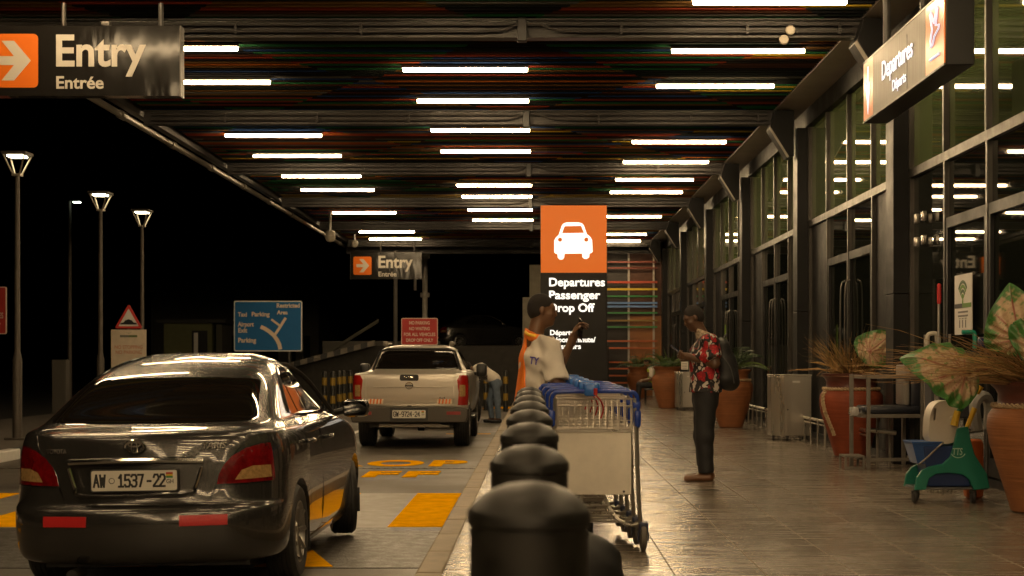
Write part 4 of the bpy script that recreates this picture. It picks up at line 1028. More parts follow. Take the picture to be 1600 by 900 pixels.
def pickup():
    t = thing('pickup_truck', 'silver double-cab pickup stopped ahead of the dark saloon, tailgate towards us', 'pickup')
    L = [(.46, .20, 4.95, .80, .03), (.50, .14, 5.05, .86, .03), (.62, .10, 5.18, .905, .03), (.80, .075, 5.22, .920, .03), (1.0, .07, 5.20, .922, .03), (1.12, .07, 5.0, .915, .03), (1.18, .075, 4.5, .90, .03), (1.198, .10, 4.3, .885, .03), (1.205, .20, 4.2, .870, .03),
         (1.212, 1.46, 4.1, .84, .02), (1.26, 1.545, 3.95, .80, .02), (1.40, 1.62, 3.60, .735, .02), (1.52, 1.70, 3.25, .68, .02), (1.60, 1.80, 3.0, .625, .02), (1.645, 1.95, 2.85, .55, .02), (1.665, 2.15, 2.7, .43, .02), (1.672, 2.3, 2.6, .3, .02)]
    base = loft_body(L, (.13, .16), (.25, .4))
    arch = MB()
    for yy in (1.18, 4.33):
        for s in (-1, 1): arch.cyl((s*.55, yy, .40), (s*1.2, yy, .40), .45, seg=36)
    base = boolean(base, arch.mesh(), 'DIFFERENCE')
    base = boolean(base, MB().bounds((-.70, .14, .72), (.70, 1.43, 1.5)).mesh(), 'DIFFERENCE')
    tg = [(-.692, .685), (.692, .685), (.692, 1.25), (-.692, 1.25)]
    gate = boolean(base, prism_mesh(tg, 'Y', -.2, .139), 'INTERSECT')
    body = boolean(base, prism_mesh(grow(tg, .006), 'Y', -.3, .141), 'DIFFERENCE')
    panel('body', body, paint_silver, t)
    gate = boolean(gate, prism_mesh(rrect(.30, .10, .03, 4, (-.01, 1.135)), 'Y', -.2, .10), 'DIFFERENCE')
    g = panel('tailgate', gate, paint_silver, t)
    MB().prism(rrect(.30, .10, .03, 4, (-.01, 1.135)), 'Y', .086, .098).build('handle_recess', trim_b, g, smooth=0)
    MB().box((.02, .074, 1.14), (.09, .02, .035), bev=.008).box((-.07, .076, 1.135), (.05, .014, .02), bev=.006).build('handle', chrome, g)
    MB().tube([(-.58, .068, .985), (-.2, .066, .985), (.2, .066, .985), (.58, .068, .985)], .008, 6).build('crease', paint_silver, g)
    MB().bounds((-.67, .052, .690), (.67, .072, .712), bev=.004).build('lower_trim', M('trim_bright', (.5, .46, .4), .3, .8), g)
    e = MB().tube([(-.01+.055*math.cos(q), .064, 1.01+.05*math.sin(q)) for q in [2*math.pi*i/24 for i in range(24)]], .008, 6, loop=True)
    e.bounds((-.075, .055, .998), (.055, .063, 1.022)); e.build('emblem', chrome, g)
    text('4x4', .05, M('badge_grey', (.12, .11, .1), .4), g, (.46, .064, .80), fitw=.10, bold=.01)
    hz = [M('hazard_white', (.75, .62, .45), .5), M('hazard_orange', (.75, .16, .02), .5)]
    for x0, sg in ((-.665, 1), (.425, -1)):
        mb = [MB(), MB()]
        for i in range(9):
            u0, u1 = x0+i*.0267, x0+(i+1)*.0267; sh = .035
            mb[i % 2].prism([(u0, .722), (u1, .722), (u1+sh*.6-.01, .80), (u0+sh*.6-.01, .80)], 'Y', .060, .066)
        st = mb[0].build('reflective_strip', hz[0], g, smooth=0); mb[1].build('chevrons', hz[1], st, smooth=0)
    inf = inflate(base, .006)
    for s in (-1, 1):
        lam = [(s*.755, .70), (s*.94, .70), (s*.94, 1.175), (s*.785, 1.175), (s*.745, 1.10), (s*.77, .9)]
        lo_ = obj('tail_light', boolean(inf, prism_mesh(lam, 'Y', -.2, .30), 'INTERSECT'), M('tail_light_lit', (.35, .012, .008), .2, coat=1), t, smooth=30)
        i2 = inflate(base, .010)
        cl = [(s*.785, .84), (s*.875, .84), (s*.875, 1.02), (s*.785, 1.02)]
        obj('lens', boolean(i2, prism_mesh(cl, 'Y', -.2, .2), 'INTERSECT'), tail_clear, lo_, smooth=30)
        if s < 0: obj('brake_lamp', boolean(i2, prism_mesh([(s*.785, .712), (s*.885, .712), (s*.885, .79), (s*.785, .79)], 'Y', -.2, .2), 'INTERSECT'), M('brake_lit', (.5, .05, .03), .3, emit=(1, .10, .06), estr=.9), lo_, smooth=30)
        mb = MB().box((s*1.03, 2.95, 1.235), (.19, .12, .24), bev=.05); mi = mb.build('mirror', black, t)
        MB().tube([(s*.84, 3.0, 1.16), (s*.98, 2.97, 1.19)], .03, 8).build('arm', black, mi)
        for yy in (1.18, 4.33): wheel(t, s*.775, yy, .385, .255, s, spokes=6, rim_r=.22)
        sw = [(1.95, 1.255), (2.62, 1.25), (2.62, 1.58), (2.10, 1.575)]; fw = [(2.69, 1.25), (3.62, 1.245), (3.2, 1.50), (3.05, 1.56), (2.69, 1.582)]
        for pl_ in (sw, fw):
            a, c = sorted((s*.4, s*1.1)); obj('window', boolean(inf, prism_mesh(pl_, 'X', a, c), 'INTERSECT'), tint, t, smooth=30)
        MB().tube([(s*.56, 2.0, 1.70), (s*.56, 2.9, 1.70)], .018, 8).box((s*.56, 1.93, 1.69), (.09, .10, .085), bev=.03).build('roof_rail', M('rail_grey', (.22, .20, .17), .4, .5), t)
        MB().bounds((s*.88-.06, 2.0, .42), (s*.88+.06, 3.7, .47), bev=.02).build('side_step', black, t)
        MB().box((s*.78, 1.66, .42), (.26, .015, .36), bev=.004).build('mud_flap', trim_b, t)
    rw = [(-.70, 1.265), (.70, 1.265), (.60, 1.545), (.5, 1.575), (-.5, 1.575), (-.60, 1.545)]
    fw_ = obj('rear_window', boolean(inf, prism_mesh(rw, 'Y', 1.3, 2.0), 'INTERSECT'), tint, t, smooth=30)
    MB().tube([(x, 1.535+.46*(z-1.26)+.0, z) for x, z in ((-.735, 1.24), (-.625, 1.56), (-.5, 1.598), (.5, 1.598), (.625, 1.56), (.735, 1.24))], .022, 8).build('roll_bar', M('bar_black', (.02, .02, .02), .3, .3), t)
    bm_ = MB().prism([(-.90, .43), (.90, .43), (.925, .52), (.925, .655), (.72, .672), (-.72, .672), (-.925, .655), (-.925, .52)], 'Y', -.07, .10)
    bu = bm_.build('bumper', M('bumper_dark', (.075, .068, .058), .3, .5), t, smooth=0, bev=.02)
    MB().bounds((-.30, -.076, .46), (.30, -.071, .665)).build('plate_recess', trim_b, bu, smooth=0)
    for s in (-1, 1): MB().bounds((s*.70-.11, -.078, .555), (s*.70+.11, -.071, .605)).build('reflector', M('reflector_dim', (.25, .012, .012), .3), bu, smooth=0)
    plate(t, (0, -.085, .565), .52, .125, [('GW', -.245, .085), ('-', -.150, .022), ('9724', -.118, .166), ('-', .060, .022), ('24', .090, .082)], None)
    MB().box((0, .02, .69), (.07, .03, .02), bev=.005).build('plate_lamp', trim_b, bu)
    MB().bounds((-.66, .3, .34), (.66, 4.6, .50)).build('chassis', trim_b, t, smooth=0)
    MB().cyl((-.7, 1.18, .385), (.7, 1.18, .385), .06, seg=12).lathe([(.02, -.1), (.14, -.05), (.14, .05), (.02, .1)], 16, c=(0.1, 1.18, .385), axis='X').build('axle', trim_b, t)
    MB().cyl((.3, .25, .36), (.62, .25, .36), .045, seg=12).bounds((-.5, .2, .35), (.5, .24, .40)).build('exhaust', M('exhaust_steel', (.25, .23, .2), .4, .8), t)
    return t
pk = pickup(); pk.location = (-2.02, 24.2, 0); pk.rotation_euler = (0, 0, 0)
# ------------------------------------------------------------------ bollards
bol_m = M('bollard_black', (.020, .018, .015), .48, .05, var=.55, vscale=11, rvar=.16, bump=.010, bscale=25)
bp_ = None
lbs = ['nearest black domed bollard, blurred, at the bottom of the photo', 'second black domed bollard counted from the camera', 'third black domed bollard, level with the trolley panel', 'fourth black domed bollard, level with the trolley basket', 'fifth black domed bollard, just its dome over the fourth one', 'sixth black domed bollard, a rim above the fifth dome', 'seventh black domed bollard, the last rim but one before the man in white', 'last visible black domed bollard, thin rim at the hem of the orange vest']
for i in range(8):
    y = 2.15+1.18*i; loc = (-.012-.006*i, y, SW)
    if i == 0:
        t = thing('bollard', lbs[0], 'bollard', loc, group='black bollards along the kerb'); bp_ = t
        MB().lathe([(.0835, 0), (.0835, 1.008)], 40).build('shaft', bol_m, t)
        MB().lathe([(.0845, 1.0095), (.0865, 1.012), (.0865, 1.028), (.083, 1.033), (.072, 1.046), (.055, 1.058), (.032, 1.066), (.012, 1.069), (.001, 1.0695)], 40).build('cap', bol_m, t)
        MB().lathe([(.12, 0), (.12, .012), (.10, .02)], 32).build('base_ring', steel, t)
    else: dup(bp_, loc, label=lbs[i]).scale = (1, 1, .988)

# ------------------------------------------------------------------ luggage trolleys, nested in a queue
blue_p = M('trolley_blue', (.018, .050, .30), .22, var=.1)
lblue = M('lock_blue', (.03, .14, .48), .25, var=.2, vscale=30)
wire_m = M('trolley_wire', (.66, .60, .52), .35, .8)
frame_m = M('trolley_frame', (.42, .39, .34), .32, .8, rvar=.1)
board_m = M('trolley_board', (.74, .68, .58), .5, var=.12, vscale=3.5, rvar=.12)
def trolley(lb):
    t = thing('luggage_trolley', lb, 'trolley', (.37, 9.96, SW), group='nested luggage trolleys')
    for s in (-1, 1):
        MB().tube(curve([(s*.262, .0, .99), (s*.27, 0, .80), (s*.285, .0, .35), (s*.30, .01, .17)], 4), .0145, 8).build('upright', frame_m, t)
        w = MB().bounds((s*.315-.03, -.06, .12), (s*.315+.03, .08, .19), bev=.01).bounds((s*.315-.036, -.03, .06), (s*.315-.029, .04, .125)).bounds((s*.315+.029, -.03, .06), (s*.315+.036, .04, .125)).build('fork', M('fork_navy', (.015, .022, .06), .4), t)
        MB().lathe([(.02, -.022), (.075, -.022), (.092, -.014), (.094, 0), (.092, .014), (.075, .022), (.02, .022)], 28, c=(s*.315, .0, .094), axis='X', cap=False).build('wheel', M('grey_tyre', (.12, .105, .09), .6), t)
        MB().tube(curve([(s*.30, .02, .175), (s*.22, .05, .165), (s*.13, .12, .22), (s*.06, .30, .36), (s*.04, .42, .44)], 5), .0135, 8).build('brace', frame_m, t)
        MB().tube(curve([(s*.30, .02, .15), (s*.26, .25, .15), (s*.20, .70, .17), (s*.12, .88, .17)], 4), .0135, 8).build('base_rail', frame_m, t)
    m_ = MB()
    for y, z, x in ((.12, .235, .13), (.18, .275, .11), (.24, .32, .085)): m_.tube([(-x, y, z), (x, y, z)], .010, 6)
    for y in (.3, .5, .7, .86): x = .255-.13*y; m_.tube([(-x, y, .16), (x, y, .16)], .010, 6)
    m_.build('cross_bars', frame_m, t)
    MB().lathe([(.02, -.02), (.07, -.02), (.085, -.01), (.085, .01), (.07, .02), (.02, .02)], 24, c=(0, .88, .085), axis='X', cap=False).build('front_wheel', rubber, t)
    # blue handle
    pts = [(-.278, 0, .80), (-.278, 0, .90), (-.276, 0, .985), (-.262, 0, 1.018), (-.22, -.005, 1.032), (0, -.01, 1.036), (.22, -.005, 1.032), (.262, 0, 1.018), (.276, 0, .985), (.278, 0, .90), (.278, 0, .80)]
    MB().tube(curve(pts, 4), .0145, 10).box((-.278, 0, .86), (.044, .046, .11), bev=.014).box((.278, 0, .86), (.044, .046, .11), bev=.014).box((.272, .02, .945), (.05, .07, .05), bev=.012).build('handle', blue_p, t)
    MB().box((-.02, .05, 1.062), (.11, .12, .06), bev=.016).box((-.025, .0, 1.045), (.09, .075, .085), bev=.02).build('coin_lock', lblue, t)
    MB().cyl((.005, -.04, 1.012), (.005, -.04, 1.055), .012, seg=10).tube(curve([(.005, -.04, 1.012), (.04, -.035, .97), (.055, -.02, .92), (.04, -.01, .86)], 4), .005, 6).build('key_chain', M('chain_red', (.45, .03, .02), .4), t)
    # basket
    m_ = MB(); x0 = .245; z0, z1 = .79, .985
    for (z, y0, y1, r) in ((z1, .02, .33, .006), (.94, .02, .315, .004), (z0, .03, .25, .006), (.845, .025, .27, .003)):
        m_.tube([(-x0, y0, z), (x0, y0, z), (x0, y1, z), (-x0, y1, z)], r, 6, loop=True)
    n = 13
    for i in range(n):
        x = -x0+2*x0*i/(n-1)
        m_.tube([(x, .025, .94), (x, .03, z0), (x, .25, z0), (x, .33, z1)], .003, 5)
    for y in (.08, .14, .2):
        for s in (-1, 1): m_.tube([(s*x0, y, z1), (s*x0, y, z0)], .003, 5)
        m_.tube([(-x0, y, z0), (x0, y, z0)], .003, 5)
    m_.build('basket', wire_m, t)
    MB().bounds((-.25, -.008, .772), (.25, .02, .787)).build('basket_rail', frame_m, t, smooth=0)
    MB().bounds((-.243, .0, .365), (.237, .009, .768), bev=.002).build('panel', board_m, t, smooth=0)
    m2 = MB()
    for x, z in ((.19, .385), (-.19, .385)): m2.lathe([(.001, -.004), (.007, -.003), (.008, 0)], 10, c=(x, 0, z), axis='Y')
    m2.build('panel_bolts', steel, t)
    return t
tr0 = trolley('front luggage trolley of the nested queue, its blank panel in full view')
ords = ['second', 'third', 'fourth', 'last']
for i in range(1, 5):
    dup(tr0, (.37-.026*i, 9.96+.27*i, SW+.010*i), label=f'{ords[i-1]} luggage trolley in the nested queue, behind the one in front')

# black bag on the floor beside the nearest bollard
s_ = SDF((-.3, -.25, -.02), (.3, .25, .75), .014)
s_.cap((-.06, 0, .14), (-.05, .02, .48), .16, .13, k=.05, flat=.75, side=(1, 0, 0)).cap((.06, -.06, .13), (.03, -.05, .33), .12, .09, k=.05, flat=.8, side=(1, 0, 0))
s_.ripple(.004, 30, 20, 35); s_.plane((0, 0, 0), (0, 0, -1))
bag = obj('floor_bag', s_.mesh(), M('bag_black', (.012, .012, .013), .55, bump=.2, bscale=200), None, smooth=180); bag.location = (.19, 5.6, SW)
tag(bag, 'black bag slumped on the floor right of the nearest bollard', 'bag')
MB().tube(curve([(-.12, -.02, .58), (-.06, -.01, .66), (.0, 0, .58)], 5), .012, 6).build('grab_handle', M('bag_strap', (.02, .02, .02), .6), bag)
MB().tube(curve([(.12, -.16, .05), (.20, -.10, .2), (.13, -.12, .40)], 5), .006, 6).build('piping', M('bag_strap', (.02, .02, .02), .6), bag)

# ------------------------------------------------------------------ pots and plants
def terracotta(name, c):
    m, nt, b, L = node_mat(name)
    tc = nt.nodes.new('ShaderNodeTexCoord'); mp = nt.nodes.new('ShaderNodeMapping'); mp.inputs['Scale'].default_value = (2, 2, 60); L(tc.outputs['Object'], mp.inputs[0])
    n = nt.nodes.new('ShaderNodeTexNoise'); n.inputs['Scale'].default_value = 1; n.inputs['Detail'].default_value = 4; L(mp.outputs[0], n.inputs[0])
    n2 = nt.nodes.new('ShaderNodeTexNoise'); n2.inputs['Scale'].default_value = 5; n2.inputs['Detail'].default_value = 6; L(tc.outputs['Object'], n2.inputs[0])
    r = nt.nodes.new('ShaderNodeValToRGB'); r.color_ramp.elements[0].position = .3; r.color_ramp.elements[1].position = .72
    r.color_ramp.elements[0].color = (*[x*.62 for x in c], 1); r.color_ramp.elements[1].color = (*[x*1.15 for x in c], 1)
    a = nt.nodes.new('ShaderNodeMath'); a.operation = 'MULTIPLY_ADD'; a.inputs[1].default_value = .5; L(n.outputs[0], a.inputs[0])
    h = nt.nodes.new('ShaderNodeMath'); h.operation = 'MULTIPLY'; h.inputs[1].default_value = .5; L(n2.outputs[0], h.inputs[0]); L(h.outputs[0], a.inputs[2])
    L(a.outputs[0], r.inputs[0]); L(r.outputs[0], b.inputs['Base Color'])
    bp = nt.nodes.new('ShaderNodeBump'); bp.inputs['Strength'].default_value = .8; bp.inputs['Distance'].default_value = .008; L(n.outputs[0], bp.inputs['Height']); L(bp.outputs[0], b.inputs['Normal'])
    b.inputs['Roughness'].default_value = .6; b.inputs['Specular IOR Level'].default_value = .25; return m
terra = [terracotta('terracotta_red', (.25, .055, .022)), terracotta('terracotta_ochre', (.31, .12, .045)), terracotta('terracotta_orange', (.28, .105, .040))]
neck_m = M('pot_neck', (.10, .028, .018), .4, var=.2)
rope_m = M('rope', (.40, .29, .17), .8, var=.3, vscale=30)
soil_m = M('soil', (.03, .022, .015), .9)
def rope(mb, pts, r=.014, loop=False, twist=70):
    P_ = [Vector(p) for p in pts]; n = len(P_)
    for ph in (0, math.pi):
        q = []; acc = 0; u = None
        for i, p in enumerate(P_):
            d = (P_[(i+1) % n if loop else min(i+1, n-1)]-P_[i-1 if (loop or i) else 0]).normalized()
            u = d.orthogonal().normalized() if u is None else (u-d*u.dot(d)).normalized(); w = d.cross(u)
            q.append(p+r*.75*(math.cos(acc+ph)*u+math.sin(acc+ph)*w)); acc += twist*((P_[(i+1) % n]-p).length if i < n-1 or loop else 0)
        mb.tube(q, r*.72, 6, loop=False)
def pot(px, pby, mat_i, lb, scale=1.0, hang=True, rope_=True, X=None, dx=0):
    Y = (HC-SW)*F/(pby-VY); x = (px-VX)*Y/F
    t = thing('plant_pot', lb, 'plant pot', (x, Y, SW), group='big terracotta pots along the facade'); t.scale = (scale,)*3
    MB().lathe([(.19, 0), (.215, .015), (.235, .08), (.31, .32), (.385, .56), (.405, .70), (.395, .79), (.355, .845), (.33, .862)], 56).build('body', terra[mat_i], t)
    MB().lathe([(.329, .863), (.318, .88), (.315, .96), (.335, 1.0), (.372, 1.035), (.376, 1.06), (.355, 1.065), (.33, 1.03), (.30, .99)], 56, cap=False).build('neck', neck_m if mat_i != 2 else terra[2], t)
    MB().lathe([(.001, 1.02), (.31, 1.01)], 32, cap=False).build('soil', soil_m, t)
    if rope_:
        mb = MB(); rope(mb, [(.352*math.cos(a), .352*math.sin(a), .868) for a in [2*math.pi*i/110 for i in range(111)]], .017)
        if hang: 
            def surf(a, z, e=.012):
                prof = [(.215, .015), (.235, .08), (.31, .32), (.385, .56), (.405, .70), (.395, .79), (.355, .845)]
                for (r0, z0), (r1, z1) in zip(prof, prof[1:]):
                    if z0 <= z <= z1: r = r0+(r1-r0)*(z-z0)/(z1-z0); break
                else: r = .36
                return ((r+e)*math.cos(a), (r+e)*math.sin(a), z)
            for da in (0, .075):
                rope(mb, [surf(R(hang)+da+.30*(i/30)**1.5, .84-.56*i/30) for i in range(31)], .015)
        mb.build('rope', rope_m, t)
    return t, Vector((x, Y, SW+1.02*scale))
leafcol = {}
def leaf_mat(name):
    m, nt, b, L = node_mat(name)
    a = nt.nodes.new('ShaderNodeVertexColor'); a.layer_name = 'Col'
    L(a.outputs[0], b.inputs['Base Color']); b.inputs['Roughness'].default_value = .4
    return m
variegated = leaf_mat('variegated_leaf')
rs = np.random.RandomState(3)
def caladium(parent, base, tip, nrm, length, width, name='leaf'):
    """A heart-shaped leaf: base = where the stalk meets it, tip direction, face normal; green edge, cream middle, red veins."""
    ax = (Vector(tip)-Vector(base)).normalized(); n = Vector(nrm); n = (n-ax*n.dot(ax)).normalized(); sd = ax.cross(n)
    NU, NV = 61, 61; me = bpy.data.meshes.new('leaf'); V = []; C = []; idx = -np.ones((NU, NV), int)
    veins = [(0, 0)]+[(s, a) for s in (-1, 1) for a in (22, 40, 60, 88, 125)]
    ph = rs.rand(12)*6
    def hw(u):                        # half width of the outline at u (-.32 .. 1)
        if u < -.30 or u > 1: return 0
        w = .5*math.sin(math.pi*min(1, max(0, ((u+.30)/1.30)))**.62)**.8*(1-.12*max(0, u))
        return w
    for i in range(NU):
        u = -.30+1.30*i/(NU-1)
        for j in range(NV):
            v = -1+2*j/(NV-1); W = hw(u)*(1+.03*math.sin(9*u+4*v))
            x, y = u, v*W
            if u < 0 and abs(y) < .10*min(1, -u/.12)*(1+.6*abs(u)): y = math.copysign(.10*min(1, -u/.12), v if v else 1)
            r = math.hypot(x, y); ang = math.degrees(math.atan2(abs(y), x))
            e = max(abs(v), (u-.1)/.9 if u > .1 else 0, -u/.30*.9 if u < 0 else 0)
            nz = math.sin(23*x+ph[0])*math.sin(19*y+ph[1])*.5+math.sin(47*x+ph[2]+3*y)*math.sin(41*y+ph[3])*.4+math.sin(83*x+ph[4])*math.sin(77*y+ph[5])*.3
            g = e+nz*.26
            cream = Vector((.50, .36, .22)) if nz > -.2 else Vector((.42, .28, .17)); grn = Vector((.035, .13, .022)) if nz < .35 else Vector((.06, .20, .04))
            k = min(1, max(0, (g-.60)/.18)); cc = cream.lerp(grn, k)
            if k < .5 and nz > .55: cc = Vector((.16, .24, .07))
            dv = 9
            for s, a in veins:
                if s == 0: dd = abs(y) if x > -.02 else 9
                elif s*y >= 0:
                    dd = r*abs(math.sin(R(ang-a-8*r)))*(1 if abs(ang-a) < 60 else 9)
                else: dd = 9
                dv = min(dv, dd/(1.0 if s else 1.6))
            kv = max(0, 1-dv/.013)*(1 if e < .93 else 0)
            cc = cc.lerp(Vector((.25, .035, .03)) if e < .7 else Vector((.10, .10, .03)), min(1, kv))
            bend = -.24*(r**2)-.16*abs(y)+.028*math.sin(14*ang/57+r*9+ph[6])*(.3+r)+.02*kv-.10*max(0, x)**3
            p = Vector(base)+(ax*x+sd*y*width/length*2*.5/.5*1.0+n*bend)*length
            V.append(p); C.append((*cc, 1))
    Fc = [(i*NV+j, i*NV+j+1, (i+1)*NV+j+1, (i+1)*NV+j) for i in range(NU-1) for j in range(NV-1)]
    me.from_pydata([tuple(p) for p in V], [], Fc)
    ca = me.color_attributes.new('Col', 'FLOAT_COLOR', 'POINT'); ca.data.foreach_set('color', [q for c in C for q in c])
    o = obj(name, me, variegated, parent, smooth=180)
    sm = o.modifiers.new('thickness', 'SOLIDIFY'); sm.thickness = .002
    return o
def grass(parent, n, hmin, hmax, spread, mats, seed, droop=.5, lean=(0, 0), w=.006, r0=.18, name='grass_blades'):
    rnd = random.Random(seed); mbs = [MB() for _ in mats]
    for i in range(n):
        a = rnd.uniform(0, 2*math.pi); rr = r0*math.sqrt(rnd.random()); b = Vector((rr*math.cos(a), rr*math.sin(a), 0))
        a2 = a+rnd.gauss(0, .6); h = rnd.uniform(hmin, hmax); sp = spread*rnd.uniform(.15, 1)
        d = Vector((math.cos(a2), math.sin(a2), 0))+Vector((*lean, 0)); pts = []
        dr = droop*rnd.uniform(.2, 1.3)
        for k in range(7):
            t = k/6; pts.append(b+d*(sp*t**1.3)+Vector((rnd.gauss(0, .012)*t, rnd.gauss(0, .012)*t, h*(t-dr*t**2.6*.9)+rnd.gauss(0, .014)*t)))
        ww = w*rnd.uniform(.6, 1.5)
        mbs[rnd.choices(range(len(mats)), [1+2*(j == 0) for j in range(len(mats))])[0]].tube(pts, [ww, ww, ww*.95, ww*.85, ww*.65, ww*.4, .0006], 4, flat=.25)
    for mb, mt in zip(mbs, mats): mb.build(name, mt, parent, smooth=60)
dry = [M('dry_blade', (.24, .13, .05), .6, var=.3), M('tan_blade', (.40, .24, .09), .6, var=.3), M('olive_blade', (.15, .13, .04), .55, var=.3)]
grn = [M('palm_green', (.045, .085, .016), .5, var=.3), M('deep_green', (.022, .05, .012), .5, var=.3), M('lime_green', (.10, .16, .025), .5)]

# the large pot cut off by the right edge
t, top = pot(1622, 800, 1, 'ochre pot with rope collar, cut off by the right edge of the photo', hang=False)
pl_ = thing('pot_plant', 'dry brown grass with huge cream and green leaves in the rightmost pot', 'plant', top, group='plants in the terracotta pots')
grass(pl_, 430, .22, .62, .80, dry[:2]+[dry[2]], 11, droop=.75, lean=(-.75, -.3), w=.0042, r0=.26, name='dry_blades')
grass(pl_, 140, .30, .72, .45, dry, 12, droop=.5, lean=(-.35, -.2), w=.0045, r0=.26, name='dry_blades')
grass(pl_, 130, .10, .35, .95, dry[:2], 13, droop=.6, lean=(-.9, -.45), w=.005, r0=.22, name='dry_blades')
Lp = lambda px, py, Y: at(px, py, Y)-top
Yp = top.y
b1 = Lp(1500, 582, Yp-.45); caladium(pl_, Lp(1508, 584, Yp-.22), Lp(1418, 538, Yp-.30), (-.2, -.75, .75), .50, .34)
caladium(pl_, Lp(1594, 530, Yp-.15), Lp(1574, 442, Yp-.18), (-.45, -1, .10), .45, .29)
caladium(pl_, Lp(1640, 560, Yp-.25), Lp(1690, 500, Yp-.30), (.1, -1, .3), .5, .4)
MB().tube(curve([(-.05, 0, .0), Lp(1575, 560, Yp-.2)*.6+Vector((0, 0, .05)), Lp(1588, 528, Yp-.148)], 5), .008, 6).tube(curve([(-.1, -.05, .0), Lp(1550, 578, Yp-.15), Lp(1508, 585, Yp-.216)], 5), .008, 6).build('stalks', M('stalk_red', (.20, .06, .035), .5), pl_)

# second pot, hanging rope
t, top = pot(1330, 713, 0, 'red-brown pot with pale rope hanging down its left side', hang=196)
pl_ = thing('pot_plant', 'spiky dry grass with one broad variegated leaf in the red-brown pot', 'plant', top, group='plants in the terracotta pots')
grass(pl_, 240, .32, .74, .50, [dry[1], dry[2], dry[0]], 21, droop=.42, w=.0048, r0=.26, name='dry_blades'); grass(pl_, 60, .15, .42, .85, [dry[1], dry[0]], 22, droop=1.0, w=.009, name='dry_blades')
Lp2 = lambda px, py, Y: at(px, py, Y)-top
caladium(pl_, Lp2(1358, 550, top.y-.2), Lp2(1394, 520, top.y-.22), (-.05, -1, .35), .46, .26)
MB().tube(curve([(0, 0, 0), Lp2(1345, 565, top.y-.1), Lp2(1358, 550, top.y-.198)], 5), .006, 6).build('stalk', M('stalk_red', (.20, .06, .035), .5), pl_)

def palm(parent, n, L_, seed, lean=(0, 0)):
    rnd = random.Random(seed); mb = [MB(), MB(), MB()]
    for i in range(n):
        a = 2*math.pi*i/n+rnd.uniform(-.3, .3); el = rnd.uniform(.5, 1.2); ln = L_*rnd.uniform(.7, 1.1); d = Vector((math.cos(a), math.sin(a), 0))
        pts = [Vector((d.x*.05, d.y*.05, 0))+d*(ln*math.cos(el)*t)+Vector((0, 0, ln*(math.sin(el)*t-.45*t*t))) for t in [k/9 for k in range(10)]]
        m_ = mb[rnd.choice((0, 0, 1, 1, 2))]; m_.tube(pts, .005, 4)
        for k in range(2, 10):
            p = pts[k]; tg = (pts[k]-pts[k-1]).normalized(); sd = tg.cross(Vector((0, 0, 1))).normalized()
            for s in (-1, 1):
                l2 = ln*.34*(1-abs(k/9-.5)*.9); e = p+(sd*s*.75+tg*.55+Vector((0, 0, -.25)))*l2
                m_.tube([p, p.lerp(e, .5)+Vector((0, 0, .012)), e], [.006, .011, .001], 4, flat=.2)
    for q, mt in zip(mb, grn): q.build('fronds', mt, parent, smooth=60)
for (px, pby, sc_, lb, pb, seed, mi) in ((1142, 668, 1.0, 'orange pot half hidden behind the red-shirted man', 'leafy green palm in the pot behind the red-shirted man', 31, 2), (1043, 638, 1.0, 'orange pot left of the man, behind his hands', 'green palm in the pot beyond the phone of the man', 32, 2), (998, 622, .95, 'farthest orange pot, beside the seated guard', 'dark green palm in the farthest pot by the coloured screen', 33, 2)):
    t, top = pot(px, pby, mi, lb, scale=sc_, hang=False, rope_=(seed == 31))
    pl_ = thing('pot_plant', pb, 'plant', top, group='plants in the terracotta pots'); palm(pl_, 17, .85, seed); grass(pl_, 40, .3, .75, .45, grn, seed, droop=.5, w=.010, name='fronds')
    if seed == 31: MB().tube([(-.12, 0, 0), (-.10, 0, .5), (-.10, 0, .86)], [.02, .022, .012], 8).build('shoot', M('shoot_lime', (.14, .24, .03), .5), pl_)

# ------------------------------------------------------------------ steel bins
def bin_(px0, px1, pyt, pyb, lb):
    Y = (HC-SW)*F/(pyb-VY); x0, x1 = (px0-VX)*Y/F, (px1-VX)*Y/F; w = x1-x0; H = (pyb-pyt)*Y/F
    t = thing('steel_bin', lb, 'bin', ((x0+x1)/2, Y, SW), group='brushed steel bins along the facade')
    q = [(-w*.5, -.02), (-w*.18, -.12), (w*.5, -.10), (w*.5, .34), (-w*.5, .34)]
    MB().prism(q, 'Z', .075, H-.03).build('body', stainless, t, smooth=0, bev=.008)
    MB().prism([(x*1.02, y+(-.006 if y < 0 else .006)) for x, y in q], 'Z', H-.028, H).build('lid', stainless, t, smooth=0, bev=.006)
    MB().prism([(-w*.14, -.128), (w*.47, -.108), (w*.47, -.103), (-w*.14, -.120)], 'Z', .11, H-.08).build('door', stainless, t, smooth=0)
    MB().bounds((w*.02, -.128, H-.125), (w*.2, -.118, H-.10)).build('slot_label', white_sign, t, smooth=0)
    MB().lathe([(.001, -.012), (.012, -.01), (.013, .01)], 10, c=(-w*.1, -.122, H*.47), axis='Y').build('lock', steel, t)
    for x, y in ((-w*.42, .06), (-w*.1, -.07), (w*.42, -.05), (w*.4, .28)):
        MB().lathe([(.01, -.014), (.034, -.014), (.034, .014), (.01, .014)], 14, c=(x, y, .034), axis='X').bounds((x-.02, y-.02, .06), (x+.02, y+.02, .074)).build('castor', rubber, t)
    return t
bin_(1204, 1266, 585, 688, 'brushed steel bin on castors beside the red-brown pot')
bin_(1056, 1088, 581, 641, 'farther steel bin half hidden by the red-shirted man')

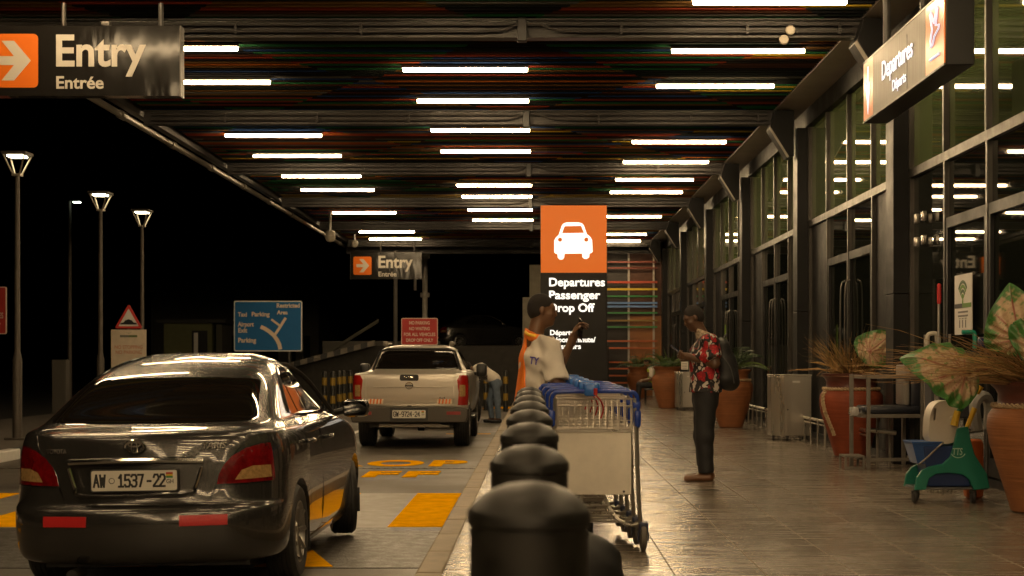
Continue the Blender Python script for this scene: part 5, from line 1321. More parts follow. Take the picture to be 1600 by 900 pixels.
# ------------------------------------------------------------------ shoe-shine chair
k = 1/138.; Y = 17.4
def cx(px): return (px-1384)*k
def cz(py): return (733-py)*k
t = thing('steel_frame_chair', 'square steel-frame high chair with dark padded seat and foot step', 'chair', (at(1384, 0, Y).x, Y, SW))
fm = M('chair_frame', (.19, .17, .145), .45, .5, var=.15); D = .52; r = .022
def bar(a, b, nm='frame_bar', s=.021):
    a, b = Vector(a), Vector(b); d = b-a; ax = max(range(3), key=lambda i: abs(d[i])); lo = Vector([min(a[i], b[i])-s*(i != ax) for i in range(3)]); hi = Vector([max(a[i], b[i])+s*(i != ax) for i in range(3)])
    return lo, hi
legs = [(cx(1357), 0, cz(585)), (cx(1441), 0, cz(585)), (cx(1345), D, cz(585)), (cx(1429), D, cz(585))]
for x, y, z in legs: MB().bounds(*bar((x, y, 0), (x, y, z))).build('leg', fm, t, smooth=0, bev=.003)
zs, zt, zb = cz(650), cz(589), cz(718)
xl, xr = cx(1357)+.022, cx(1441)-.022
bars = []
for z in (zs, zt): bars += [bar((xl, 0, z), (xr, 0, z)), bar((cx(1345)+.022, D, z), (cx(1429)-.022, D, z))]
bars.append(bar((xl, 0, zb), (xr, 0, zb), s=.018))
for x in (cx(1351), cx(1435)): bars += [bar((x, .024, zs), (x, D-.024, zs)), bar((x, .024, zt), (x, D-.024, zt)), bar((x, .024, zb), (x, D-.024, zb), s=.016)]
for q in bars: MB().bounds(*q).build('rail', fm, t, smooth=0, bev=.003)
pad = M('navy_pad', (.016, .018, .028), .38, bump=.1)
MB().bounds((cx(1353)-.02, -.015, zs+.024), (cx(1438), D-.05, zs+.115), bev=.03).build('seat', pad, t)
MB().bounds((cx(1424), .05, zs+.10), (cx(1440)+.06, D-.05, zs+.60), bev=.04).build('backrest', pad, t)
MB().bounds((cx(1414), .04, zs+.12), (cx(1423), D-.06, zs+.58), bev=.02).build('backrest_cover', M('grey_cover', (.22, .20, .18), .35), t)
MB().box((cx(1337), .1, zs+.05), (.10, .2, .11), bev=.035).build('plastic_wrap', M('clear_wrap', (.4, .38, .36), .15, coat=1), t)
MB().cyl((cx(1362), .25, cz(673)), (cx(1408), .25, cz(678)), .026, seg=12).build('foot_bar', stainless, t)
mb = MB(); sx0, sx1, sz = cx(1322), cx(1350), cz(712)
for x in (sx0, sx1):
    for y in (.02, .34): mb.bounds((x-.012, y-.012, 0), (x+.012, y+.012, sz-.021))
mb.bounds((sx0-.012, .008, sz-.02), (sx1+.012, .352, sz)).bounds((sx0+.013, .01, .003), (sx1-.013, .03, .025)); mb.build('foot_step', fm, t, smooth=0)
for x in (cx(1384), cx(1404)): MB().bounds((x-.012, D-.1, 0), (x+.012, D-.076, zs-.03)).build('back_post', fm, t, smooth=0)

# ------------------------------------------------------------------ mop bucket and mops
k = 1/181.; Y = 13.25; ox = at(1485, 0, Y).x
def mx_(px): return (px-1485)*k
def mz(py): return (789-py)*k
t = thing('mop_bucket', 'green and blue wheeled mop bucket with white wringer and yellow lever', 'mop bucket', (ox, Y, SW))
teal = M('bucket_teal', (.008, .17, .115), .38, var=.08); navy = M('bucket_navy', (.012, .035, .13), .35); cr_w = M('wringer_white', (.55, .50, .42), .45, var=.05); yel = M('lever_yellow', (.60, .38, .02), .4)
out = [(1428, 768), (1432, 748), (1440, 737), (1452, 731), (1472, 727), (1484, 716), (1490, 696), (1495, 672), (1512, 668), (1516, 690), (1522, 712), (1532, 728), (1541, 742), (1546, 765), (1521, 768), (1514, 752), (1504, 744), (1480, 741), (1462, 743), (1451, 750), (1446, 768)]
fr = [(mx_(x), mz(y)) for x, y in out]
for y0 in (-.02, .36): MB().prism(fr, 'Y', y0, y0+.035).build('side_frame', teal, t, smooth=0, bev=.008)
MB().bounds((mx_(1430), .016, mz(768)), (mx_(1545), .358, mz(764)), bev=.004).build('tray', M('tray_grey', (.12, .12, .12), .4, .5), t)
MB().rings([[(mx_(a), y0, mz(b)) for a, b, y0 in ((1450, 763, .03), (1520, 763, .03), (1520, 763, .34), (1450, 763, .34))], [(mx_(a), y0, mz(b)) for a, b, y0 in ((1443, 712, .02), (1530, 712, .02), (1530, 712, .355), (1443, 712, .355))]])
mb = MB(); mb.rings([[(mx_(1452), .03, mz(763)), (mx_(1518), .03, mz(763)), (mx_(1518), .34, mz(763)), (mx_(1452), .34, mz(763))], [(mx_(1444), .02, mz(700)), (mx_(1505), .02, mz(700)), (mx_(1505), .35, mz(700)), (mx_(1444), .35, mz(700))]])
mb.build('lower_bucket', navy, t, smooth=0, bev=.012)
mb = MB(); mb.rings([[(mx_(1436), .05, mz(728)), (mx_(1470), .05, mz(728)), (mx_(1470), .33, mz(728)), (mx_(1436), .33, mz(728))], [(mx_(1427), .03, mz(696)), (mx_(1475), .03, mz(696)), (mx_(1475), .35, mz(696)), (mx_(1427), .35, mz(696))]])
mb.bounds((mx_(1426), .02, mz(696)), (mx_(1476), .36, mz(693))); mb.build('front_bucket', M('bucket_blue', (.02, .075, .25), .35), t, smooth=0, bev=.005)
MB().tube([(mx_(1436), .0, mz(728)), (mx_(1448), .0, mz(718)), (mx_(1474), .0, mz(694))], .009, 6).build('bail', M('bail_grey', (.25, .23, .2), .35, .7), t)
wr = [(mx_(x), mz(y)) for x, y in ((1459, 694), (1456, 665), (1459, 646), (1465, 635), (1474, 630), (1487, 629), (1495, 633), (1501, 645), (1502, 670), (1496, 694))]
w_ = prism_mesh(smoothpoly(wr, 3), 'Y', .08, .30); w_ = boolean(w_, prism_mesh([(mx_(1461.5), mz(660)), (mx_(1460.5), mz(648)), (mx_(1463.5), mz(641)), (mx_(1467), mz(640)), (mx_(1467), mz(646)), (mx_(1465), mz(660))], 'Y', 0, .14), 'DIFFERENCE')
obj('wringer', w_, cr_w, t, smooth=30)
MB().lathe([(.001, -.01), (.022, -.008), (.024, .008)], 16, c=(mx_(1492), .07, mz(657)), axis='Y').build('wringer_knob', cr_w, t)
MB().tube([(mx_(1500), .03, mz(704)), (mx_(1511), .0, mz(670)), (mx_(1523), .0, mz(640))], [.020, .020, .024], 8).build('lever', yel, t)
MB().tube(curve([(mx_(1494), .12, mz(674)), (mx_(1500), .1, mz(650)), (mx_(1518), .08, mz(628)), (mx_(1530), .06, mz(612))], 4), .034, 8, flat=.6).build('lever_arm', teal, t)
MB().tube([(mx_(1493), .05, mz(668)), (mx_(1499), .05, mz(645))], [.034, .028], 8).tube([(mx_(1527), .03, mz(617)), (mx_(1534), .02, mz(606))], .026, 8).build('lever_tips', yel, t)
text('TTS', .085, M('print_mint', (.35, .55, .45), .5), t, (mx_(1486.5), -.025, mz(713)), fitw=.085, bold=.01, shear=.15)
MB().tube([(mx_(1496)+.062*math.cos(a), -.024, mz(708)+.052*math.sin(a)) for a in [R(200+10*i) for i in range(15)]], .004, 5).build('print_arc', M('print_mint', (.35, .55, .45), .5), t)
for px, y in ((1430, .02), (1447, .34), (1521, .02), (1538, .34)):
    x = mx_(px); c_ = MB().lathe([(.012, -.018), (.042, -.018), (.052, -.010), (.052, .010), (.042, .018), (.012, .018)], 18, c=(x, y, .052), axis='X')
    c_.bounds((x-.028, y-.02, .085), (x+.028, y+.02, .112), bev=.006); c_.build('castor', rubber, t)
tb = MB().tube(curve([(0, 0, .0), (-.03, -.03, .22), (.05, 0, .30), (.12, .05, .22), (.12, .05, 0)], 4), .05, 8).build('rubbish_sack', M('sack_white', (.35, .34, .32), .4, bump=.4, bscale=25), None); tb.location = (at(1532, 0, 13.5).x, 13.6, SW+.60)
tag(tb, 'translucent white sack hanging behind the mop bucket', 'sack')
tb.location.z = SW+.62
ob = MB().bounds((-.07, -.05, 0), (.09, .08, .22), bev=.025).build('orange_box', M('box_orange', (.55, .13, .02), .4), None); ob.location = (at(1535, 0, 13.45).x, 13.75, SW); ob.scale = (1, 1, 2.4)
tag(ob, 'small orange tub standing behind the mop bucket', 'tub')
# mop with red grip, steel stand behind the bucket
a, b = at(1464, 690, 14.4), at(1466.5, 520, 14.4)
t = thing('mop', 'standing mop pole with a red ribbed grip', 'mop', (a.x, 14.4, SW)); zt = at(1467, 443, 14.4).z-SW; zg = at(1467, 475, 14.4).z-SW
MB().tube([(0, 0, .10), (.018, 0, zg)], .013, 8).build('pole', M('pole_grey', (.38, .36, .33), .35, .5), t)
MB().lathe([(.014, zg)]+[(.021 if i % 2 else .018, zg+.012+(zt-zg-.02)*i/14) for i in range(15)]+[(.008, zt)], 12, c=(.02, 0, 0)).build('grip', M('grip_red', (.55, .03, .03), .4), t)
mb = MB(); rnd = random.Random(5)
for i in range(40): q = rnd.uniform(0, 6.28); d = rnd.uniform(.06, .16); mb.tube([(0, 0, .14), (d*.6*math.cos(q), d*.6*math.sin(q), .10), (d*math.cos(q), d*math.sin(q), .008)], .008, 5)
mb.build('mop_head', M('mop_cotton', (.4, .37, .32), .8), t)
t = thing('cleaning_cart', 'steel cleaning cart frame with white handle and green nozzle behind the mop bucket', 'cart', (at(1475, 0, 15.3).x, 15.3, SW))
zz = lambda py: HC+(VY-py)*15.3/F-SW; xx = lambda px: (px-1475)*15.3/F
for px in (1462, 1484): 
    for y in (0, .42): MB().tube([(xx(px), y, 0), (xx(px), y, zz(522))], .014, 8).build('post', stainless, t)
MB().tube(curve([(xx(1449), 0, zz(550)), (xx(1449), 0, zz(528)), (xx(1452), 0, zz(522)), (xx(1462), 0, zz(521)), (xx(1466), 0, zz(526)), (xx(1466), 0, zz(545))], 4), .022, 8).build('handle', cr_w, t)
MB().bounds((xx(1460), 0, .25), (xx(1486), .42, .28)).bounds((xx(1460), 0, .62), (xx(1486), .42, .65)).build('shelf', stainless, t, smooth=0)
MB().tube(curve([(xx(1503), 0, zz(519)), (xx(1520), 0, zz(519)), (xx(1523), 0, zz(524)), (xx(1523), 0, zz(545))], 3), .022, 8).build('nozzle', M('nozzle_green', (.01, .28, .19), .35), t)
MB().box((xx(1536), .05, zz(535)), (.07, .07, .11), bev=.02).build('bottle', navy, t)
MB().bounds((xx(1460), .1, .651), (xx(1540), .4, zz(548))).build('caddy', M('caddy_dark', (.03, .03, .035), .5), t, smooth=0, bev=.02)
# ------------------------------------------------------------------ people
skin_dark = M('skin_dark', (.15, .076, .040), .36, var=.12, vscale=9)
skin_brown = M('skin_brown', (.085, .042, .022), .42, var=.12, vscale=9)
hair_m = M('hair_black', (.014, .010, .008), .85, bump=.6, bscale=220)
def V3(*a): return np.array(a, float)
def nrm(v): v = np.array(v, float); return v/np.linalg.norm(v)

def head(S, H, c, fwd, up, r=1.0, stubble=False):
    """Skull, jaw, brow, nose, lips, chin, ears. c = skull centre, fwd = where the face looks."""
    f = nrm(fwd); u = nrm(np.array(up)-f*np.dot(up, f)); s = np.cross(u, f)          # s: the person's left
    B = np.stack([f, s, u], 1); P = lambda a, b, d: c+r*(f*a+s*b+u*d)
    S.ell(P(-.012, 0, .022), (.098*r, .076*r, .098*r), B, .02)
    S.ell(P(.030, 0, -.045), (.064*r, .058*r, .075*r), B, .03)
    S.cap(P(.045, 0, -.092), P(.070, 0, -.095), .030*r, .020*r, .025)                # chin
    S.cap(P(.072, -.032, .022), P(.072, .032, .022), .020*r, .020*r, .02)            # brow
    S.cap(P(.086, 0, .010), P(.104, 0, -.026), .009*r, .013*r, .012)                 # nose
    S.cap(P(.098, -.012, -.030), P(.098, .012, -.030), .009*r, .009*r, .008)
    S.cap(P(.086, -.020, -.054), P(.086, .020, -.054), .0105*r, .0105*r, .008)       # lips
    S.cap(P(.084, -.018, -.068), P(.084, .018, -.068), .0105*r, .0105*r, .008)
    for b in (-1, 1):
        S.ell(P(.070, b*.033, .002), (.014*r, .018*r, .012*r), B, 0, sub=True)       # eye socket
        S.ell(P(.066, b*.033, .001), (.012*r, .014*r, .011*r), B, .004)
        S.ell(P(.055, b*.048, -.030), (.026*r, .02*r, .026*r), B, .02)               # cheek
        S.ell(P(-.010, b*.078, -.008), (.019*r, .008*r, .031*r), B, .006)            # ear
    if H is not None:
        H.ell(P(-.016, 0, .028), (.0995*r, .0775*r, .0995*r), B, .01)
        H.ell(P(-.045, 0, -.01), (.066*r, .070*r, .070*r), B, .02)
        q0 = P(.073, 0, .058); n = f*1.0-u*.62                                       # hairline over the forehead
        H.plane(q0, n); H.plane(P(.012, 0, -.060), -u*1.0+f*.75)
        for b in (-1, 1): H.ell(P(.040, b*.09, -.02), (.052*r, .045*r, .050*r), B, 0, sub=True)

def hand(S, wrist, dirn, palm_n, curl=.8, spread=.16, thumb=1, r=1.0, thumb_curl=.4, k=.004):
    """Palm and five fingers. dirn: wrist to knuckles; palm_n: the way the palm faces; thumb=+1/-1 side."""
    d = nrm(dirn); n = nrm(np.array(palm_n)-d*np.dot(palm_n, d)); s = np.cross(d, n)*thumb      # towards the thumb
    w = np.array(wrist, float)
    S.cap(w, w+d*.030*r, .026*r, .030*r, .02, flat=.7, side=s)
    for i, o in enumerate((.028, .010, -.008, -.025)):
        S.cap(w+d*.02*r+s*o*.75*r, w+d*.082*r+s*o*r, .0135*r, .0125*r, .012)
    L_ = [(.042, .026, .020), (.047, .029, .022), (.043, .027, .021), (.034, .021, .018)]
    for i, o in enumerate((.030, .010, -.010, -.028)):
        p = w+d*.085*r+s*o*r; a = 0; fs = spread*(1.5-i)*.35
        for j, l in enumerate(L_[i]):
            a += curl*(.75, .95, .6)[j]*(1+.10*i)
            v = nrm(d*math.cos(a)+n*math.sin(a)+s*fs*math.cos(a)); q = p+v*l*r
            S.cap(p, q, (.0105-.0012*j)*r, (.0100-.0014*j)*r, k); p = q
    p = w+d*.028*r+s*.026*r; v = nrm(d*.65+s*.75+n*.30)
    q = p+v*.040*r; S.cap(p, q, .0155*r, .0120*r, .008)
    v2 = nrm(d*.9+s*.25+n*thumb_curl); q2 = q+v2*.034*r; S.cap(q, q2, .0118*r, .0105*r, k)
    v3 = nrm(d*.9-s*.1+n*thumb_curl*1.4); S.cap(q2, q2+v3*.026*r, .0105*r, .0088*r, k)
    return w+d*.085*r, s, n

def put(me, name, mat, parent, root_loc=None, smooth=180):
    o = obj(name, me, mat, parent, smooth=smooth)
    m_ = o.modifiers.new('relax', 'SMOOTH'); m_.factor = .5; m_.iterations = 2
    return o
cloth_white = M('shirt_white', (.66, .60, .52), .85, var=.06, vscale=14, bump=.06, bscale=300)
vest_o = M('vest_orange', (.85, .20, .015), .6, var=.08)
vest_y = M('vest_yellow', (.85, .50, .03), .5, var=.25, vscale=40)
trouser_b = M('trousers_black', (.012, .012, .014), .7, bump=.08, bscale=200)
phone_m = M('phone_black', (.01, .01, .012), .12, coat=1)

# ---- 1: the attendant in a white T-shirt and orange vest, holding up a phone
def man_white():
    base = Vector((.0, 11.15, SW)); h = .0085
    ang = R(13); f = V3(math.cos(ang), math.sin(ang), 0); l = V3(-math.sin(ang), math.cos(ang), 0); rt = -l; z = V3(0, 0, 1)
    S = SDF((-.42, -.42, -.01), (.55, .5, 1.84), h)
    T = SDF((-.42, -.42, .80), (.45, .45, 1.58), h)
    H = SDF((-.25, -.2, 1.45), (.3, .3, 1.84), .006)
    W = SDF((-.45, -.42, .75), (.45, .45, 1.62), h)
    P_ = SDF((-.3, -.35, .0), (.35, .35, 1.02), .010)
    pel = V3(-.045, 0, .93); chest = V3(-.004, .0, 1.29); neck = V3(-.020, .01, 1.465); hd = V3(.036, .01, 1.648)
    # trunk
    S.cap(pel, chest, .105, .098, .06, flat=.66, side=l).cap(chest, chest+z*.10, .090, .070, .05, flat=.55, side=l)
    S.cap(neck-z*.05-f*.010, hd-f*.024-z*.055, .064, .058, .04)
    head(S, H, hd, V3(1, .10, -.06), V3(-.02, 0, 1), 1.0)
    shR = V3(.050, -.0, 1.400)+rt*.170; shL = V3(.03, 0, 1.405)+l*.165
    elR = V3(.140, -.215, 1.105); wrR = V3(.370, -.13, 1.00)
    elL = V3(.145, .02, 1.185); wrL = V3(.258, -.03, 1.420)
    for sh, el, wr in ((shR, elR, wrR), (shL, elL, wrL)):
        S.cap(sh, el, .046, .042, .04).cap(el, wr, .041, .029, .03); S.cap(sh, chest+z*.08, .044, .046, .04)
    # phone hand (left): fingers up, around the phone
    hand(S, wrL, (.34, .06, .93), (.90, -.30, -.3), curl=.66, thumb=-1, r=1.12, spread=.35)
    hand(S, wrR, (.9, .35, -.2), (.3, .6, -.5), curl=.9, thumb=-1)
    legs = []
    for s in (-1, 1):
        hip = pel+l*s*.095-z*.02; kn = hip+f*.03-z*.42+l*s*.01; an = kn-z*.40-f*.01
        S.cap(hip, kn, .085, .055, .04).cap(kn, an, .052, .038, .03); S.cap(an-z*.035, an+f*.14-z*.065, .036, .030, .03)
        P_.cap(hip+z*.02, kn, .100, .072, .05).cap(kn, an+z*.0, .070, .062, .04, cut1=True)
    P_.cap(pel+z*.05, pel-z*.05, .125, .125, .05, flat=.76, side=l); P_.plane(pel+z*.075, z)
    root = put(S.mesh(), 'person', skin_dark, None); root.location = base
    root.scale = (.97,)*3
    tag(root, 'man in white T-shirt and orange vest raising a phone beside the trolleys', 'person')
    put(H.mesh(), 'hair', hair_m, root)
    # T-shirt
    T.cap(pel-z*.03, chest, .132, .112, .06, flat=.66, side=l).cap(chest, chest+z*.115, .104, .070, .05, flat=.52, side=l)
    T.cap(neck-z*.075-f*.0, neck-z*.005, .068, .060, .03)
    for sh, el in ((shR, elR), (shL, elL)):
        d = el-sh; T.cap(sh-d*.05, sh+d*.92, .066, .088, .016, cut1=True)
        T.cap(sh, chest+z*.07, .064, .06, .05)
    T.ripple(.0065, 22, 9, 17, .5); T.ripple(.0045, -13, 16, 31, 2.1); T.ripple(.003, 30, -22, 44, 4.0)
    T.plane(pel-z*.06, -z); T.plane(neck+z*.0, z+f*.35)
    put(T.mesh(), 'shirt', cloth_white, root)
    # orange vest: hangs from the neck down the back, yellow band and far front panel
    W.cap(pel-z*.06, chest, .139, .122, .06, flat=.66, side=l).cap(chest, chest+z*.12, .118, .082, .05, flat=.52, side=l)
    W.cap(neck-z*.075-f*.0, neck+z*.035, .084, .078, .03)
    Wb = SDF((-.45, -.42, .75), (.45, .45, 1.62), h); Wb.f = W.f.copy()
    q = V3(-.082, -.09, 1.20)
    Wb.plane(q, f*.80+rt*.62+z*.10); Wb.plane(neck+z*.030, z+f*.3); Wb.plane(pel-z*.10, -z)
    put(Wb.mesh(), 'vest', vest_o, root)
    Wc = SDF((-.45, -.42, .75), (.45, .45, 1.62), h)                                   # shoulder band of the vest, over the near shoulder
    for a, b in ((V3(-.085, -.02, 1.475), V3(-.055, -.085, 1.455)), (V3(-.055, -.085, 1.455), V3(.02, -.10, 1.425)), (V3(.02, -.10, 1.425), V3(.075, -.07, 1.39))): Wc.cap(a, b, .032, .030, .03)
    Wf = SDF((-.45, -.42, .75), (.45, .45, 1.62), h)
    Wc.f = np.maximum(Wc.f, W.f-.004)
    vb = put(Wc.mesh(), 'vest_shoulder', vest_o, root)
    Wy = SDF((-.45, -.42, .75), (.45, .45, 1.62), h); Wy.f = np.maximum(W.f-.004, np.maximum(0, 0)*W.f)
    Wy.f = W.f-.004; Wy.plane(q+f*-.03, f*.80+rt*.62+z*.10); Wy.plane(V3(0, 0, .965), z); Wy.plane(V3(0, 0, .865), -z)
    put(Wy.mesh(), 'vest_band', vest_y, root)
    Wp = SDF((-.45, -.42, .75), (.45, .45, 1.62), h); Wp.f = W.f-.002; Wp.plane(V3(.045, -.1, 1.0), -f*.95+rt*.1); Wp.plane(V3(0, 0, 1.10), z); Wp.plane(pel-z*.10, -z)
    put(Wp.mesh(), 'vest_front', vest_y, root)
    mb = MB().tube(curve([(-.092, -.045, 1.487), (-.072, -.098, 1.468), (-.02, -.118, 1.455), (.05, -.10, 1.425)], 5), .012, 6, flat=.5); mb.build('reflective_strip', vest_y, root)
    tx = text('TY', .075, M('print_purple', (.06, .04, .30), .6), root, (-.062, -.222, 1.25), name='lettering', bold=.03, fitw=.07)
    tx.rotation_euler = Euler((R(90), R(8), R(8)))
    put(P_.mesh(), 'trousers', trouser_b, root)
    for s in (-1, 1):
        sh = SDF((-.3, -.35, -.02), (.35, .35, .14), .008); hip = pel+l*s*.095; an = V3(hip[0]+.02, hip[1], .11); an = hip+f*.02+l*s*.01; an[2] = .07
        sh.cap(an-f*.04-z*.03, an+f*.15-z*.035, .045, .040, .02, flat=.9); sh.plane((0, 0, .0), -z); put(sh.mesh(), 'shoe', black, root)
    ph = MB().box((0, 0, 0), (.074, .009, .15), bev=.004).build('phone', phone_m, None, smooth=0)
    ph.location = base+.97*Vector((wrL[0]+.062, wrL[1]-.015, wrL[2]+.085)); ph.rotation_euler = (R(-8), R(24), R(62)); tag(ph, 'dark phone held up by the man in white', 'phone')
    MB().prism(rrect(.066, .14, .006, 3), 'Y', .0046, .0052).build('screen', M('phone_screen', (.02, .02, .025), .05), ph, smooth=0)
    return root
man_white()

# ---- 2: the man in the red flowered shirt
m, nt, b, L = node_mat('flower_shirt')
tc = nt.nodes.new('ShaderNodeTexCoord')
def vor(scale, rnd=1.0, vec=None, feat='F1'):
    v = nt.nodes.new('ShaderNodeTexVoronoi'); v.inputs['Scale'].default_value = scale; v.inputs['Randomness'].default_value = rnd; v.feature = feat
    L(vec if vec is not None else tc.outputs['Object'], v.inputs['Vector']); return v
nz = nt.nodes.new('ShaderNodeTexNoise'); nz.inputs['Scale'].default_value = 16; nz.inputs['Detail'].default_value = 2; L(tc.outputs['Object'], nz.inputs[0])
vm = nt.nodes.new('ShaderNodeVectorMath'); vm.operation = 'MULTIPLY_ADD'; vm.inputs[1].default_value = (.09, .09, .09); L(nz.outputs['Color'], vm.inputs[0]); L(tc.outputs['Object'], vm.inputs[2])
v1 = vor(9.5, .75, vm.outputs[0])
v2 = vor(34, 1, vm.outputs[0])
mpw = nt.nodes.new('ShaderNodeMapping'); mpw.inputs['Scale'].default_value = (3.0, 3.0, 1.0); mpw.inputs['Rotation'].default_value = (.2, .5, 0); L(vm.outputs[0], mpw.inputs[0])
v3 = vor(8.5, .9, mpw.outputs[0])
def thr(sock, lo, hi):
    mr = nt.nodes.new('ShaderNodeMapRange'); mr.inputs[1].default_value = lo; mr.inputs[2].default_value = hi; L(sock, mr.inputs[0]); return mr.outputs[0]
red_f = thr(v1.outputs['Distance'], .50, .46)
leaf_f = thr(v3.outputs['Distance'], .40, .36)
def mix(f, a, c):
    x = nt.nodes.new('ShaderNodeMix'); x.data_type = 'RGBA'
    for i, v in ((0, f), (6, a), (7, c)):
        if isinstance(v, tuple): x.inputs[i].default_value = v
        else: L(v, x.inputs[i])
    return x.outputs[2]
c0 = mix(leaf_f, (.008, .007, .008, 1), (.50, .45, .40, 1))
redc = mix(thr(v2.outputs['Distance'], .2, .55), (.52, .012, .018, 1), (.25, .006, .010, 1))
L(mix(red_f, c0, redc), b.inputs['Base Color']); b.inputs['Roughness'].default_value = .7
shirt_red = m
def man_red():
    Y = 15.75; base = Vector(((1097-VX)*Y/F, Y, SW)); h = .0085
    S = SDF((-.36, -.34, -.02), (.30, .34, 1.82), h); T = SDF((-.25, -.32, .86), (.32, .32, 1.62), h); H = SDF((-.25, -.16, 1.5), (.1, .16, 1.84), .006); P_ = SDF((-.22, -.26, .04), (.26, .26, 1.0), h)
    z = V3(0, 0, 1); f = V3(-1, 0, 0); l = V3(0, -1, 0)            # faces -x; his left side is towards us
    pel = V3(.035, 0, .90); chest = V3(.035, 0, 1.27); neck = V3(.025, 0, 1.49); hd = V3(-.090, 0, 1.668)
    S.cap(pel, chest, .125, .132, .06, flat=.78, side=l).cap(chest, chest+z*.11, .125, .09, .05, flat=.62, side=l)
    S.cap(neck-z*.04, hd+V3(.035, 0, -.05), .064, .056, .04)
    head(S, H, hd, V3(-.93, -.05, -.42), V3(-.35, 0, .93), 1.03)
    for s in (-1, 1):
        sh = chest+z*.135+V3(.03, 0, 0)+l*s*.195; el = V3(.105, -.235*s, 1.20); wr = V3(-.135, -.105*s, 1.265)
        S.cap(sh, el, .058, .050, .04).cap(el, wr, .049, .032, .03); S.cap(sh, chest+z*.08, .06, .06, .05)
        hand(S, wr, V3(-.93, .35*s, .20), V3(-.1, .95*s, .35), curl=.75, thumb=s, r=1.05)
        d = el-sh; T.cap(sh-d*.1, sh+d*.72, .080, .092, .045, cut1=True); T.cap(sh, chest+z*.07, .08, .075, .05)
        hip = pel+l*s*.088-z*.02; kn = hip+V3(-.02, 0, -.42); an = V3(.04-.005*s, hip[1]*.9, .09)
        S.cap(hip, kn, .088, .058, .04).cap(kn, an, .055, .040, .03).cap(an-z*.03, an+V3(-.15, 0, -.055), .038, .030, .03)
        P_.cap(hip+z*.03, kn, .118, .092, .05).cap(kn, an-z*.005, .090, .078, .04, cut1=True)
    P_.cap(pel+z*.06, pel-z*.06, .140, .135, .05, flat=.8, side=l); P_.ripple(.0028, 9, 12, 36, 1.); P_.plane(V3(0, 0, .95), z)
    root = put(S.mesh(), 'person', skin_brown, None); root.location = base
    tag(root, 'man in red flowered shirt and black trousers looking down at his phone', 'person')
    put(H.mesh(), 'hair', hair_m, root)
    T.cap(pel+z*.02, chest, .168, .162, .06, flat=.80, side=l).cap(chest, chest+z*.12, .150, .09, .05, flat=.60, side=l)
    T.ripple(.0065, 18, 9, 15, .3); T.ripple(.0045, -11, 14, 30, 1.1); T.plane(V3(0, 0, .905), -z); T.plane(neck+V3(0, 0, .012), z+f*.55)
    put(T.mesh(), 'shirt', shirt_red, root)
    C = SDF((-.2, -.2, 1.36), (.2, .2, 1.64), .007); C.cap(neck-z*.05, neck+V3(-.015, 0, .055), .085, .082, .02, flat=.9, side=l); C.cap(neck-z*.1, neck+V3(-.02, 0, .12), .068, .066, 0, sub=True); C.plane(neck+V3(-.01, 0, .045), z*1+f*-.35); C.plane(neck-z*.035, -z)
    put(C.mesh(), 'collar', M('collar_print', (.40, .31, .22), .7, var=.6, vscale=60), root)
    put(P_.mesh(), 'trousers', trouser_b, root)
    tan = M('loafer_tan', (.13, .055, .020), .35); pale = M('loafer_pale', (.55, .50, .42), .4)
    for s in (-1, 1):
        sh = SDF((-.26, -.26, -.02), (.2, .26, .16), .007); an = V3(.04-.005*s, -.088*s*.9, .09); o2 = V3(-.0 if s > 0 else .02, 0, 0)
        sh.cap(V3(an[0]+.03, an[1], .038)+o2, V3(an[0]-.20, an[1]-.02*s, .026)+o2, .046, .038, .02, flat=.85, side=l).cap(V3(an[0]+.025, an[1], .05)+o2, V3(an[0]-.05, an[1], .052)+o2, .042, .036, .02)
        sh.plane((0, 0, .004), -z); q = put(sh.mesh(), 'shoe', tan, root)
        MB().box((an[0]-.095+o2[0], an[1]-.005*s, .072), (.035, .05, .014), rot=(0, R(-20), 0), bev=.006).build('buckle', pale, q)
    # phone and papers
    ph = MB().box((0, 0, 0), (.15, .072, .009), bev=.004).build('phone', phone_m, None, smooth=0); ph.location = base+Vector((-.275, -.01, 1.345)); ph.rotation_euler = (0, R(38), 0); tag(ph, 'dark phone in the hands of the red-shirted man', 'phone')
    MB().box((0, 0, .0052), (.135, .064, .001)).build('screen', M('phone_glow', (.1, .12, .16), .1, emit=(.5, .6, .8), estr=.12), ph, smooth=0)
    # backpack
    B_ = SDF((.08, -.22, .86), (.46, .22, 1.56), .009)
    B_.cap((.20, 0, 1.38), (.235, 0, 1.06), .085, .125, .05, flat=.68, side=(0, 1, 0)).cap((.27, 0, 1.22), (.29, 0, 1.02), .075, .095, .05, flat=.7, side=(0, 1, 0)).ripple(.004, 14, 20, 26, .4)
    bpk = put(B_.mesh(), 'backpack', M('backpack_black', (.011, .011, .012), .6, bump=.15, bscale=150), None); bpk.location = base
    tag(bpk, 'black backpack worn by the red-shirted man', 'backpack')
    for s in (-1, 1):
        MB().tube(curve([(.17, -.11*s, 1.40), (.12, -.125*s, 1.475), (.04, -.13*s, 1.478), (-.05, -.13*s, 1.40), (-.085, -.14*s, 1.25)] if s < 0 else [(.17, -.10, 1.40), (.13, -.115, 1.46), (.07, -.12, 1.492), (-.01, -.125, 1.465), (-.085, -.13, 1.36)], 5), .022, 8, flat=.35).build('strap', M('bag_strap', (.02, .02, .02), .6), bpk)
    MB().tube(curve([(.22, -.06, 1.46), (.25, 0, 1.50), (.22, .06, 1.46)], 4), .010, 6).build('grab_handle', M('bag_strap', (.02, .02, .02), .6), bpk)
    MB().tube(curve([(.17, -.150, 1.30), (.27, -.165, 1.16), (.31, -.155, 1.0)], 5), .005, 5).build('zip', M('zip_grey', (.05, .05, .05), .4), bpk)
    tg = MB().bounds((-.025, -.002, -.05), (.045, .002, .03)).build('document', M('paper_white', (.6, .56, .5), .7), None, smooth=0); tg.location = base+Vector((-.20, -.12, 1.19)); tag(tg, 'small white card hanging below the hands of the red-shirted man', 'card')
    mb = MB()
